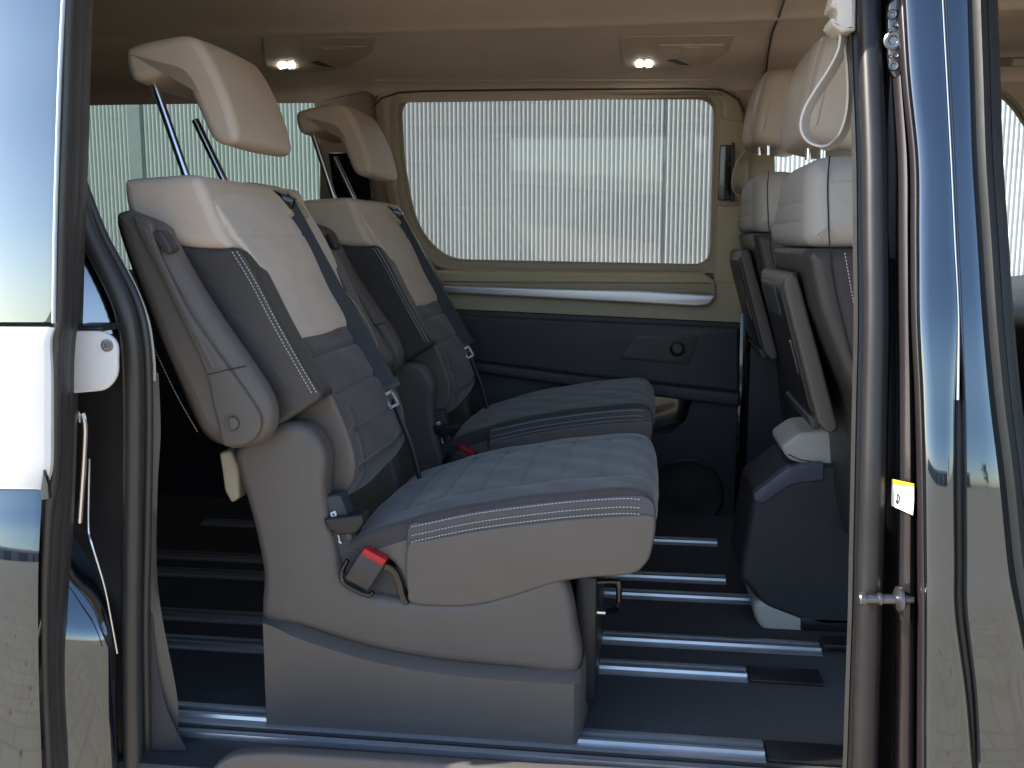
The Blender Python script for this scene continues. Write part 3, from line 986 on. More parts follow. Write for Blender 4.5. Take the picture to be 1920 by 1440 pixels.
# outer skin of the pillar with its crease
crs = [(-60, 1765), (0, 1768), (300, 1784), (600, 1798), (800, 1806), (1000, 1806), (1150, 1808), (1300, 1825), (1440, 1832), (1520, 1834)]
cr2 = [(-60, 1762), (0, 1764), (300, 1780), (600, 1794), (790, 1784), (1000, 1786), (1150, 1788), (1250, 1796), (1330, 1815), (1440, 1820), (1520, 1822)]
strip('pillar_outer_skin', [[(T(edge, p) + .5, p, T(dep, p) - .001), (T(edge, p) + 2.5, p, T(dep, p) - .005), (T(edge, p) + 7, p, T(dep, p) - .0082), (T(edge, p) + 20, p, T(dep, p) - .0096), (T(cr2, p) - 14, p, T(dep, p) - .012), (T(cr2, p) - 4, p, T(dep, p) - .010), (T(cr2, p), p, T(dep, p) - .008), (T(cr2, p) + 2, p, T(dep, p) + .004)] for p in PY], M['paint'], van, sub=6, label='glossy dark blue outer face of the pillar mirroring sky and paving')
strip('front_edge_skin', [[(T(crs, p) + 2, p, T(dep, p) + .004), (T(crs, p) + 4, p, T(dep, p) - .008), (T(crs, p) + 9, p, T(dep, p) - .012), (T(crs, p) * .5 + T(gap1, p) * .5, p, T(dep, p) - .010), (T(gap1, p) - 6, p, T(dep, p) - .004), (T(gap1, p) + 8, p, T(dep, p) + .012)] for p in PY], M['paint'], van, sub=6)
put('panel_highlight_bead', tube_me(catmull([P3(T(crs, p) + 5, p, T(dep, p) - .010) for p in PY if p > 700], 6, closed=False), .0016, 8), M['chrome'], van)  # chrome tube added as the bright highlight down the panel edge
put('door_gap_gasket', tube_me(catmull([P3((T(cr2, p) + T(crs, p)) / 2 + 1, p, T(dep, p) + .003) for p in PY if p > 700], 6, closed=False), .0065, 10), M['rubber'], van)
put('crease_highlight', tube_me(catmull([P3((T(cr2, p) + T(crs, p)) / 2 + 1, p, T(dep, p) - .0115) for p in PY if p < 800], 6, closed=False), .0017, 8), M['silver'], van)  # silver tube draws the highlight along the painted crease
# front door opening seal, wide black frame
strip('front_door_frame', [[(T(gap1, p), p, T(dep, p) + .006), (T(gap1, p) + 6, p, T(dep, p) - .006), (T(gap1, p) + 14, p, T(dep, p) - .010), (T(gap1, p) + 22, p, T(dep, p) - .003), (T(gap1, p) + 26, p, T(dep, p) + .010), (T(gap1, p) + 31, p, T(dep, p) + .004), (T(gap1, p) + 38, p, T(dep, p) + .008), (T(gap1, p) + 42, p, T(dep, p) + .016), (T(gap1, p) + 43, p, T(dep, p) + .026)] for p in PY], M['frame_rubber'], van, sub=6, label='broad black seal of the front door opening')
# lower front part: panel between pillar and frame that mirrors the paving
strip('front_door_panel', [[(1843, 800, 1.312), (1850, 800, 1.314), (1870, 800, 1.32)], [(1843, 960, 1.305), (1855, 960, 1.308), (1898, 960, 1.312)], [(1842, 1130, 1.300), (1875, 1130, 1.303), (1930, 1130, 1.308)], [(1868, 1210, 1.298), (1900, 1210, 1.300), (1960, 1210, 1.305)], [(1925, 1330, 1.296), (1950, 1330, 1.298), (2000, 1330, 1.302)]], M['paint'], van, sub=6)
strip('door_edge_seal', [[(1838, 1120, 1.296), (1846, 1128, 1.294)], [(1842, 1150, 1.294), (1852, 1146, 1.292)], [(1868, 1218, 1.292), (1878, 1210, 1.290)], [(1930, 1345, 1.290), (1940, 1335, 1.288)]], M['rubber'], van)
stk = strip('sill_sticker', [[(1866, 1206, 1.302), (1869, 1202, 1.302)], [(1878, 1262, 1.297), (1892, 1240, 1.297)], [(1900, 1318, 1.294), (1920, 1290, 1.294)], [(1925, 1380, 1.292), (1950, 1340, 1.292)]], M['paper'], van, thick=.0006, label='white sticker with red print at the door edge')
put('sticker_tip', grid_me([[P3(1866, 1206, 1.3005), P3(1869, 1202, 1.3005)], [P3(1870, 1226, 1.2995), P3(1879, 1218, 1.2995)]], 4, .0004), M['yellow'], stk)
put('sticker_print', merge(tube_px([(1880, 1246, 1.2955), (1891, 1256, 1.295), (1889, 1268, 1.295), (1884, 1262, 1.295)], .0007, 6), tube_px([(1888, 1280, 1.2945), (1898, 1272, 1.294), (1900, 1290, 1.294)], .0007, 6), tube_px([(1898, 1302, 1.2935), (1908, 1292, 1.293), (1912, 1304, 1.293)], .0006, 6)), M['print_red'], stk)

# hinge plate with bolts at the top of the pillar
hp = put('lock_plate', plate_me(catmull([Vector(q) for q in L([(1668, 6), (1690, -4), (1696, 30), (1697, 70), (1696, 110), (1690, 140), (1676, 146), (1666, 120), (1664, 70), (1664, 30)], 1.44)], 5), 1.436, 1.450, .003), M['metal_dark'], van, label='steel plate with bolts high on the pillar')
for px, py, r in ((1673, 28, .007), (1680, 46, .004), (1675, 76, .0125), (1680, 104, .004), (1676, 124, .007), (1667, 58, .0022), (1669, 106, .0022)):
    c = P3(px, py, 1.436)
    put('bolt', lathe_me(c, (-.25, -1, 0), [(0, r), (.003, r), (.0045, r * .8), (.004, r * .5), (.002, r * .4), (.002, r * .05)], 18), M['metal_dark'], hp)
# striker pin
c = P3(1712, 1124, 1.302)
st_ = put('striker_pin', lathe_me(c, (-1, -.10, 0), [(0, .004), (.0, .005), (.012, .005), (.013, .013), (.016, .017), (.020, .017), (.023, .012), (.024, .0065), (.040, .0065), (.0415, .0085), (.045, .0085), (.0465, .0062), (.062, .0062), (.063, .0085), (.069, .0085), (.071, .007), (.071, .0008)], 24), M['metal_dark'], van, label='steel striker pin pointing into the door opening')
# warning sticker on the jamb
ws = strip('warning_sticker', [[(1673, 898, 1.326), (1714, 907, 1.297)], [(1672, 930, 1.326), (1714, 938, 1.297)], [(1672, 948, 1.326), (1712, 966, 1.297)]], M['paper'], van, thick=.0005, sub=3, label='white warning sticker with a yellow top on the pillar')
put('yellow_field', grid_me([[P3(1673, 898, 1.3252), P3(1714, 907, 1.2962)], [P3(1673, 908, 1.3252), P3(1714, 913, 1.2962)]], 2, .0003), M['yellow'], ws)
put('sticker_symbol', merge(tube_px([(1681, 924, 1.3190), (1686, 930, 1.3155), (1686, 940, 1.3155), (1682, 944, 1.3180), (1680, 936, 1.320)], .0011, 6), tube_px([(1683, 926, 1.3175), (1683, 944, 1.3175)], .0009, 6), tube_px([(1692, 925, 1.3115), (1708, 930, 1.3)], .0006, 6), tube_px([(1692, 935, 1.3115), (1708, 940, 1.3)], .0006, 6), tube_px([(1692, 945, 1.3115), (1708, 951, 1.3)], .0006, 6)), M['ink'], ws)

# near header above the opening is the roof rail; pillar core so that light does not leak
put('pillar_core', box_me(.32, .40, 1.45, 1.475, -.1, 1.28, .01), M['black'], van)

# ------------------------------------------------------------------ second-row seats
SY0 = 1.50          # near face of the seat


def make_seat():
    loc = (-.40, SY0 + .235, 0.0)
    s = empty('rear_seat', loc, 'x', 'seat', 'rear seats in the van')
    y0 = SY0
    # ---- base: lower cover
    top = [(493, 1160), (520, 1162), (560, 1172), (630, 1195), (700, 1215), (780, 1231), (860, 1242), (960, 1251), (1076, 1258)]
    ys_ = 1.478
    t3 = catmull([P3(px, py, ys_ + .022) for px, py in top], 5, closed=False)
    m3 = catmull([P3(px, py + (8 + 18 * min(1, i / 2)), ys_) for i, (px, py) in enumerate(top)], 5, closed=False)
    nT = len(t3)
    verts, faces = [], []
    back_y = y0 + .46
    for i in range(nT):
        bx = m3[i].x
        f = i / (nT - 1)
        bot = Vector((bx, ys_, .004))
        rowv = [Vector((t3[i].x, y0 + .02, t3[i].z)), t3[i], m3[i] * .999 + t3[i] * .001, m3[i].lerp(bot, .08), m3[i].lerp(bot, .5), bot]
        verts += rowv
    m = 6
    for i in range(nT - 1):
        for j in range(m - 1):
            faces.append((i * m + j, i * m + j + 1, (i + 1) * m + j + 1, (i + 1) * m + j))
    # ends wrapped towards the back
    for i in (0, nT - 1):
        b = len(verts)
        for j in range(m):
            v = verts[i * m + j]
            dx = .010 if i else -.006
            verts.append(Vector((v.x + dx, v.y + .012, v.z)))
        for j in range(m):
            v = verts[i * m + j]
            dx = .016 if i else -.008
            verts.append(Vector((v.x + dx, v.y + .12, v.z)))
        for j in range(m - 1):
            faces.append((i * m + j, i * m + j + 1, b + j + 1, b + j))
            faces.append((b + j, b + j + 1, b + m + j + 1, b + m + j))
    put('lower_base_cover', from_faces(verts, faces), M['taupe'], s, ang=40)
    # ---- base: upper cover with its arched rear hump
    up = [(512, 797), (545, 792), (575, 800), (598, 825), (611, 862), (608, 905), (611, 950), (622, 1000), (636, 1050), (655, 1090), (700, 1112), (770, 1124), (880, 1126), (950, 1108), (1040, 1078), (1056, 1086), (1070, 1120), (1079, 1170), (1082, 1262), (960, 1254), (860, 1245), (780, 1234), (700, 1218), (630, 1198), (560, 1176), (493, 1166), (492, 1080), (480, 1010), (462, 940), (444, 880), (440, 845), (470, 815)]
    upc = catmull([Vector(q) for q in L(up, y0 + .002)], 4)
    put('base_cover', plate_me(upc, y0 - .002, y0 + .055, .017, segs=5), M['taupe'], s)
    upf = [Vector(q) for q in L(up, y0)]
    put('far_base_cover', plate_me(catmull(upf, 4), y0 + .415, y0 + .47, .010), M['taupe'], s)
    # dark core and front face between the covers
    core = L([(500, 1150), (620, 1120), (1050, 1100), (1072, 1150), (1074, 1340), (1074, 1400), (500, 1352)], y0 + .05)
    put('seat_frame', plate_me(fillet(core, .01), y0 + .055, y0 + .415, .004), M['black'], s)
    # front link with release bar
    barp = [P3(1085, 1092, y0 + .09), P3(1150, 1090, y0 + .10), P3(1159, 1096, y0 + .10), P3(1160, 1130, y0 + .10), P3(1150, 1144, y0 + .11), P3(1105, 1148, y0 + .12)]
    rbb = put('release_bar', tube_me(catmull(barp, 6, closed=False), .0052, 10), M['gloss_black'], s)
    barm = [p + Vector((0, .24, 0)) for p in barp[:3]] 
    put('front_bracket', box_me(X(1078, 1120, y0 + .06)[0], X(1118, 1120, y0 + .06)[0], y0 + .07, y0 + .40, .03, X(1100, 1086, y0 + .06)[1], .006), M['black'], s)
    put('bar_tip', obox_me(P3(1118, 1146, y0 + .10), Vector((.016, 0, 0)), Vector((0, .008, 0)), Vector((0, 0, .0025)), .001), M['chrome'], rbb)
    # cream link behind the hump
    put('pivot_link', plate_me(fillet(L([(424, 842), (446, 838), (460, 870), (462, 925), (447, 936), (434, 912), (430, 880)], y0 + .06), .006), y0 + .03, y0 + .07, .006), M['belt_cream'], s)
    # ---- cushion
    topl = [(765, 985), (800, 975), (900, 954), (1050, 935), (1190, 926), (1218, 932)]
    body = [(765, 986), (800, 978), (900, 957), (1050, 938), (1180, 929), (1212, 932), (1227, 948), (1230, 985), (1223, 1030), (1212, 1056), (1182, 1075), (1100, 1082), (1040, 1092), (950, 1120), (880, 1134), (778, 1131), (764, 1105), (762, 1060)]
    bc = catmull([Vector(q) for q in L(body, y0)], 6)
    ban = L(topl, y0)

    def side_mat(x, z, t):
        return 0
    cb = soft('seat_cushion', bc, y0, y0 + .465, M['band_leather'], s, r=.004, N=180, S=14)
    panel = [(768, 1016), (800, 1011), (900, 993), (1050, 974), (1180, 965), (1222, 966), (1229, 985), (1222, 1030), (1211, 1056), (1182, 1076), (1100, 1083), (1040, 1093), (950, 1121), (880, 1135), (778, 1132), (764, 1105), (761, 1050)]
    pcv = catmull([Vector(q) for q in L(panel, y0)], 6)
    put('cushion_side', plate_me(pcv, y0 - .004, y0 + .02, .005, segs=4), M['taupe_leather'], cb)
    fr = [(766, 980), (800, 968), (900, 947), (1050, 928), (1160, 919), (1200, 921), (1222, 934), (1231, 960), (1232, 985), (1222, 1010), (1212, 1000), (1206, 965), (1180, 955), (1050, 962), (900, 985), (790, 1005), (762, 1030)]
    sdx = X(690, 0, y0)[0]
    # suede top, quilted
    tp = [(655, 1018), (690, 998), (765, 978), (800, 966), (900, 946), (1050, 927), (1160, 918), (1200, 921), (1221, 936), (1228, 962), (1226, 985), (1210, 985), (1180, 952), (1050, 960), (900, 980), (780, 1010), (690, 1040), (650, 1035)]
    tc_ = catmull([Vector(q) for q in L(tp, y0)], 6)
    gx = [X(px, 960, y0)[0] for px in (742, 815, 890, 966, 1044, 1122, 1192)]
    zc = X(0, 990, y0)[1]

    def quilt(x, z, t):
        d = 0.0
        tt = min(t, 1 - t)
        for g in gx:
            q = (x - g) / .0042
            if tt > .17:
                d -= .0017 * math.exp(-q * q)
        q = (t - .17) / .014
        d -= .0009 * math.exp(-q * q)
        q = (t - .83) / .014
        d -= .0009 * math.exp(-q * q)
        # gentle crown and padding between the seams
        if tt > .17:
            d += .004 + .003 * math.sin(math.pi * min(1, max(0, (tt - .17) / .33)) / 2)
            ph = min(abs(x - g) for g in gx)
            d += .0006 * min(1, ph / .03)
        else:
            d += .004 * math.sin(math.pi / 2 * min(1, tt / .17))
        # nearer the back the pad sinks into the backrest
        d += .0012 * math.sin(x * 46 + t * 9) * math.sin(t * 17 + x * 12)
        return d
    su = soft('cushion_top', tc_, y0 + .003, y0 + .466, M['grey_suede'], cb, r=.010, disp=quilt, N=330, S=64)
    for off, dy in ((3, -.0015), (19, -.0015), (31, -.0052)):
        path = catmull([P3(px, py + off, y0 + dy) for px, py in ((772, 985), (800, 979), (900, 959), (1050, 940), (1160, 932), (1205, 934))], 8, closed=False)
        stitches('stitching', path, M['thread'], s)
    # gusset behind the side panel
    soft('cushion_gusset', catmull([Vector(q) for q in L([(700, 1010), (770, 985), (774, 1030), (772, 1120), (758, 1110), (735, 1060), (700, 1040)], y0)], 5), y0 + .006, y0 + .30, M['taupe_leather'], cb, r=.01, N=80, S=6)
    # ---- backrest
    ub = [(229, 345), (240, 335), (290, 331), (345, 327), (370, 333), (386, 362), (410, 420), (434, 464), (400, 468), (330, 462), (268, 440), (238, 400)]
    ubc = catmull([Vector(q) for q in L(ub, y0)], 5)
    bk = soft('backrest', ubc, y0, y0 + .47, M['beige_leather'], s, r=.016, N=150, S=16)
    lb = [(262, 436), (330, 461), (400, 467), (443, 466), (470, 500), (520, 598), (570, 690), (602, 741), (590, 756), (552, 780), (515, 799), (450, 800), (380, 690), (300, 540)]
    lbc = catmull([Vector(q) for q in L(lb, y0 + .001)], 4)
    soft('side_bolster', lbc, y0 + .001, y0 + .066, M['dark_leather'], bk, r=.008, N=150, S=8)
    soft('side_bolster', lbc, y0 + .404, y0 + .469, M['dark_leather'], bk, r=.008, N=150, S=8)
    # centre pads
    yc = y0 + .058
    wc = .354
    cu_ = [(330, 400), (366, 344), (394, 345), (410, 362), (446, 412), (486, 480), (524, 560), (560, 636), (500, 640), (440, 560)]
    cuc = catmull([Vector(q) for q in L(cu_, yc)], 5)

    def puff(x, z, t):
        tt = min(t, 1 - t)
        d = .004 * math.sin(math.pi * min(1, tt / .5) / 2) + .0008 * math.sin(z * 50 + t * 8)
        zz = X(480, 440, yc)[1]
        q = (z - zz) / .0022
        return d - .0016 * math.exp(-q * q)
    soft('upper_pad', cuc, yc, yc + wc, M['suede'], bk, r=.006, disp=puff, N=200, S=30,
         widthf=lambda z: 1.0 + .24 * min(1, max(0, (z - X(560, 600, yc)[1]) / (X(440, 440, yc)[1] - X(560, 600, yc)[1]))) ** 1.2)
    cl = [(500, 612), (540, 626), (558, 634), (566, 648), (592, 692), (622, 745), (648, 800), (662, 850), (664, 895), (650, 925), (624, 944), (600, 920), (575, 850), (520, 740), (480, 650)]
    clc = catmull([Vector(q) for q in L(cl, yc)], 6)
    gz = [X(600, py, yc)[1] for py in (672, 742, 812, 880)]

    def quilt2(x, z, t):
        tt = min(t, 1 - t)
        d = .008 * math.sin(math.pi * min(1, tt / .5) / 2) * min(1, max(.35, (X(560, 630, yc)[1] - z) / .06))
        zt = z - (.0)
        for g in gz:
            q = (z - g) / .0048
            if tt > .05:
                d -= .0060 * math.exp(-q * q)
        q = (tt - .13) / .016
        if z < X(600, 770, yc)[1]:
            d -= .002 * math.exp(-q * q)
        d += .0010 * math.sin(z * 60 + t * 11)
        return d
    soft('lower_pad', clc, yc, yc + wc, [M['grey_suede'], M['taupe_leather']], bk, r=.007, disp=quilt2, N=260, S=44,
         matf=lambda x, z, t: 1 if t < .012 or t > .988 else 0)
    # double stitching on the bolster edge
    edg = [(447, 470), (480, 524), (520, 600), (560, 672), (598, 738)]
    stitches('stitching', catmull([P3(px - 12, py + 2, y0 - .0002) for px, py in edg], 8, closed=False), M['thread'], s)
    stitches('stitching', catmull([P3(px - 3, py + 1, y0 + .0006) for px, py in edg], 8, closed=False), M['thread'], s)
    stitches('stitching', catmull([P3(px + 3, py + 1, y0 + .011) for px, py in edg], 8, closed=False), M['thread'], s, out=Vector((.8, -.55, .2)))
    stitches('stitching', catmull([P3(px, py, y0 + .056) for px, py in ((549, 606), (572, 655), (594, 700), (608, 736))], 8, closed=False), M['thread'], s, out=Vector((.8, -.55, .2)))
    # far bolster edge arc
    stitches('stitching', catmull([P3(px, py, y0 + .386) for px, py in ((628, 538), (650, 550), (680, 590), (705, 640), (714, 690), (712, 712))], 8, closed=False), M['thread'], s, out=Vector((.8, -.55, .2)))
    # back shell
    sh = [(214, 420), (232, 398), (262, 430), (300, 540), (380, 690), (450, 800), (430, 836), (376, 814), (318, 690), (262, 560)]
    plate('back_shell', catmull([Vector(q) for q in L(sh, y0)], 4), y0 + .004, y0 + .45, M['dark_leather'], s, .01)
    # ---- armrest folded up against the backrest
    ya = y0 - .052
    ar = [(211, 408), (217, 397), (232, 393), (252, 400), (285, 412), (306, 426), (316, 446), (332, 476), (372, 545), (420, 618), (470, 690), (498, 735), (510, 768), (510, 800), (496, 826), (470, 840), (440, 845), (418, 842), (374, 812), (345, 752), (300, 655), (262, 560), (232, 480)]
    arc = catmull([Vector(q) for q in L(ar, ya)], 4)
    am = soft('armrest', arc, ya, y0 - .004, M['taupe_leather'], s, r=.024, N=220, S=6)
    inner = [(252, 404), (284, 415), (292, 432), (300, 462), (318, 510), (352, 575), (396, 640), (440, 700), (474, 748), (490, 776), (492, 800), (482, 820), (462, 833), (438, 836), (420, 832), (412, 800), (402, 760), (392, 712), (372, 660), (338, 590), (300, 510), (270, 450)]
    inc = catmull([Vector(q) for q in L(inner, ya)], 4)
    ip = put('armrest_panel', plate_me(inc, ya - .008, ya + .010, .006, segs=4), M['taupe'], am)
    rdg = [(296, 440), (330, 505), (372, 590), (402, 648), (420, 692)]
    put('armrest_ridge', tube_me(catmull([P3(px, py, ya - .0065) for px, py in [(270, 428), (300, 492), (336, 566), (374, 640), (400, 690)]], 6, closed=False), .004, 10, flat=(.006, .0025)), M['taupe'], ip)
    put('panel_seam', tube_me([P3(px, py, ya - .0078) for px, py in ((390, 702), (425, 694), (462, 686))], .0011, 6), M['black'], ip)
    bcn = P3(437, 793, ya - .0075)
    bt = put('armrest_button', lathe_me(bcn, (0, -1, 0), [(0, .0145), (.001, .0145), (.0022, .0130), (.0005, .0105), (.0005, .0100), (.003, .0095), (.004, .0080), (.0042, .001)], 30), M['taupe'], am)
    put('catch', plate_me(fillet(L([(292, 434), (300, 431), (308, 434), (327, 466), (326, 474), (316, 477), (310, 472), (292, 442)], ya), .004), ya - .010, ya + .02, .004), M['dark_leather'], am)
    stitches('stitching', catmull([P3(px, py, ya + .010) for px, py in ((213, 412), (225, 470), (246, 540), (284, 640), (330, 738), (372, 812))], 8, closed=False), M['thread'], am, dash=.003, gap=.0022, w=.0006, out=Vector((-.7, -.7, 0)))
    # ---- headrest
    yh = y0 + .11
    hd = [(232, 104), (236, 90), (262, 79), (300, 71), (336, 65), (362, 70), (380, 90), (404, 132), (424, 178), (438, 222), (444, 252), (438, 266), (420, 270), (402, 264), (390, 250), (374, 214), (354, 170), (338, 147), (318, 140), (290, 144), (264, 151), (246, 148), (236, 130)]
    hdc = catmull([Vector(q) for q in L(hd, yh)], 5)

    def hshift(t):
        return (-.010 * (1 - math.sin(math.pi * min(1, max(0, t)))), 0)
    hh = soft('headrest', hdc, yh, yh + .265, M['head'], s, r=.015, N=170, S=18, disp=lambda x, z, t: .003 * math.sin(math.pi * t))
    for (a, b), yy in ((((284, 142), (352, 338)), yh + .045), (((366, 225), (424, 346)), yh + .155)):
        pa = P3(*a, yy); pb = P3(*b, yy)
        put('headrest_post', tube_me([pa, pb + (pb - pa).normalized() * .02], .0070, 16), M['chrome'], hh)
    ring = [P3(284, 146, yh + .045)]
    # ---- belt
    yb = y0 + .335
    bp = [(524, 376), (542, 400), (586, 480), (630, 560), (672, 632), (708, 694), (724, 724)]
    cen = catmull([P3(px, py, yb - .022) for i, (px, py) in enumerate(bp)], 6, closed=False)
    v, f = [], []
    n = len(cen)
    for i, c in enumerate(cen):
        t = (cen[min(i + 1, n - 1)] - cen[max(i - 1, 0)]).normalized()
        wv = Vector((.95, .16, .0)); wv = (wv - t * wv.dot(t)).normalized()
        nn = t.cross(wv)
        for a, b_ in ((-1, -1), (1, -1), (1, 1), (-1, 1)):
            v.append(c + wv * (.0215 * a) + nn * (.0007 * b_))
    for i in range(n - 1):
        for k in range(4):
            f.append((i * 4 + k, i * 4 + (k + 1) % 4, (i + 1) * 4 + (k + 1) % 4, (i + 1) * 4 + k))
    f += [(0, 1, 2, 3), tuple((n - 1) * 4 + k for k in range(4))]
    be = put('seat_belt', from_faces(v, f), M['belt'], s, ang=30)
    tail = catmull([P3(px, py, yb) for px, py in ((736, 748), (752, 790), (768, 830), (782, 880), (794, 925))], 5, closed=False)
    put('belt_tail', tube_me(tail, .004, 8, flat=(.005, .0012)), M['black'], be)
    tdir = (P3(728, 752, yb) - P3(706, 712, yb)).normalized()
    sdv = Vector((.86, .3, .35)).normalized(); sdv = (sdv - tdir * sdv.dot(tdir)).normalized()
    nnv = tdir.cross(sdv)
    put('belt_tongue', obox_me(P3(722, 727, yb - .012), tdir * .010, sdv * .030, nnv * .005, .002), M['black'], be)
    tg_ = []
    tc0 = P3(733, 750, yb - .010)
    for a, b_, l1, l2 in ((0, 1, .015, .0018), (0, -1, .015, .0018)):
        tg_.append(obox_me(tc0 + sdv * (b_ * .0085), tdir * .015, sdv * .0022, nnv * .0012))
    tg_.append(obox_me(tc0 + tdir * .014, tdir * .0025, sdv * .0105, nnv * .0012))
    tg_.append(obox_me(tc0 - tdir * .013, tdir * .003, sdv * .0105, nnv * .0012))
    tg_ = [g for g in tg_]
    for g in tg_:
        g.transform(Matrix.Translation(Vector((.004, -.014, .004))))
    put('tongue_plate', merge(*tg_), M['metal_dark'], be)
    # beige belt outlet on the shoulder
    bo = put('belt_outlet', soft_me(catmull([Vector(q) for q in L([(448, 348), (500, 346), (535, 362), (566, 398), (560, 408), (520, 386), (480, 374), (450, 360)], y0 + .36)], 5), y0 + .30, y0 + .40, r=.006, N=80, S=6), M['belt_cream'], s)
    put('outlet_slot', obox_me(P3(524, 372, y0 + .318), Vector((.030, .0, -.012)), Vector((0, .014, 0)), Vector((.004, 0, .010)), .003), M['gloss_black'], bo)
    # ---- buckle and adjusting levers
    yk = y0 - .012
    q = [P3(*p, yk) for p in ((678, 1027), (724, 1052), (697, 1112), (643, 1082))]
    ax = (q[1] - q[0]); ay = (q[3] - q[0])
    c = (q[0] + q[1] + q[2] + q[3]) / 4
    an, bn = ax.normalized(), ay.normalized()
    bu = put('belt_buckle', obox_me(c + Vector((0, .010, 0)) + bn * .004, ax * .49, ay * .46, Vector((0, .011, 0)), .004), M['dark_leather'], s)
    bu2 = put('buckle_button', obox_me(c - bn * (ay.length * .44) + Vector((0, .008, 0)), ax * .45, bn * .006, Vector((0, .0105, 0)), .002), M['red'], bu)
    rim = catmull([P3(px, py, yk + .002) for px, py in ((652, 1050), (640, 1075), (644, 1092), (665, 1106), (690, 1116), (700, 1110))], 6, closed=False)
    put('buckle_trim', tube_me(rim, .0042, 10), M['gloss_black'], bu)
    put('buckle_strap', tube_me(catmull([P3(px, py, yk + .012) for px, py in ((722, 1062), (738, 1070), (748, 1090), (755, 1118), (762, 1132))], 6, closed=False), .004, 8, flat=(.006, .004)), M['gloss_black'], bu)
    rec = L([(604, 930), (640, 925), (668, 1000), (700, 1060), (760, 1060), (765, 1125), (700, 1116), (656, 1094), (636, 1050), (618, 990)], y0 + .02)
    put('recess_panel', plate_me(fillet(rec, .006), y0 + .012, y0 + .05, .004), M['navy_trim'], s)
    lv = put('recliner_lever', plate_me(fillet(L([(608, 972), (650, 968), (680, 964), (683, 980), (668, 1000), (640, 1002), (616, 992)], y0), .004), y0 - .004, y0 + .03, .004), M['black'], s)
    put('lever_end', plate_me(fillet(L([(646, 1000), (660, 998), (660, 1012), (650, 1014)], y0), .002), y0 - .002, y0 + .02, .002), M['dark_leather'], lv)
    ic = P3(625, 966, y0 + .008)
    # small white seat symbols above and below the lever
    put('seat_symbol', merge(plate_me(fillet(L([(619, 962), (628, 958), (631, 966), (627, 972), (621, 971)], y0 + .008), .001, 2), y0 + .008, y0 + .0115, .0003, [fillet(L([(622, 964), (626, 962), (628, 966), (624, 968)], y0 + .008), .0005, 2)])), M['paper'], s)
    put('seat_symbol', merge(tube_me([P3(634, 1003, y0 + .009), P3(637, 1013, y0 + .009)], .0012, 6), tube_me([P3(635, 1014, y0 + .009), P3(640, 1019, y0 + .009)], .0016, 6)), M['paper'], s)
    return s


seat = make_seat()
seat['label'] = 'near rear seat with beige and grey cover, folded-up armrest and raised headrest'
seat2 = copy_tree(seat)
seat2['label'] = 'second rear seat behind the near one, beside the far side window'
seat2.location = seat.location + Vector((.0, .82, 0))

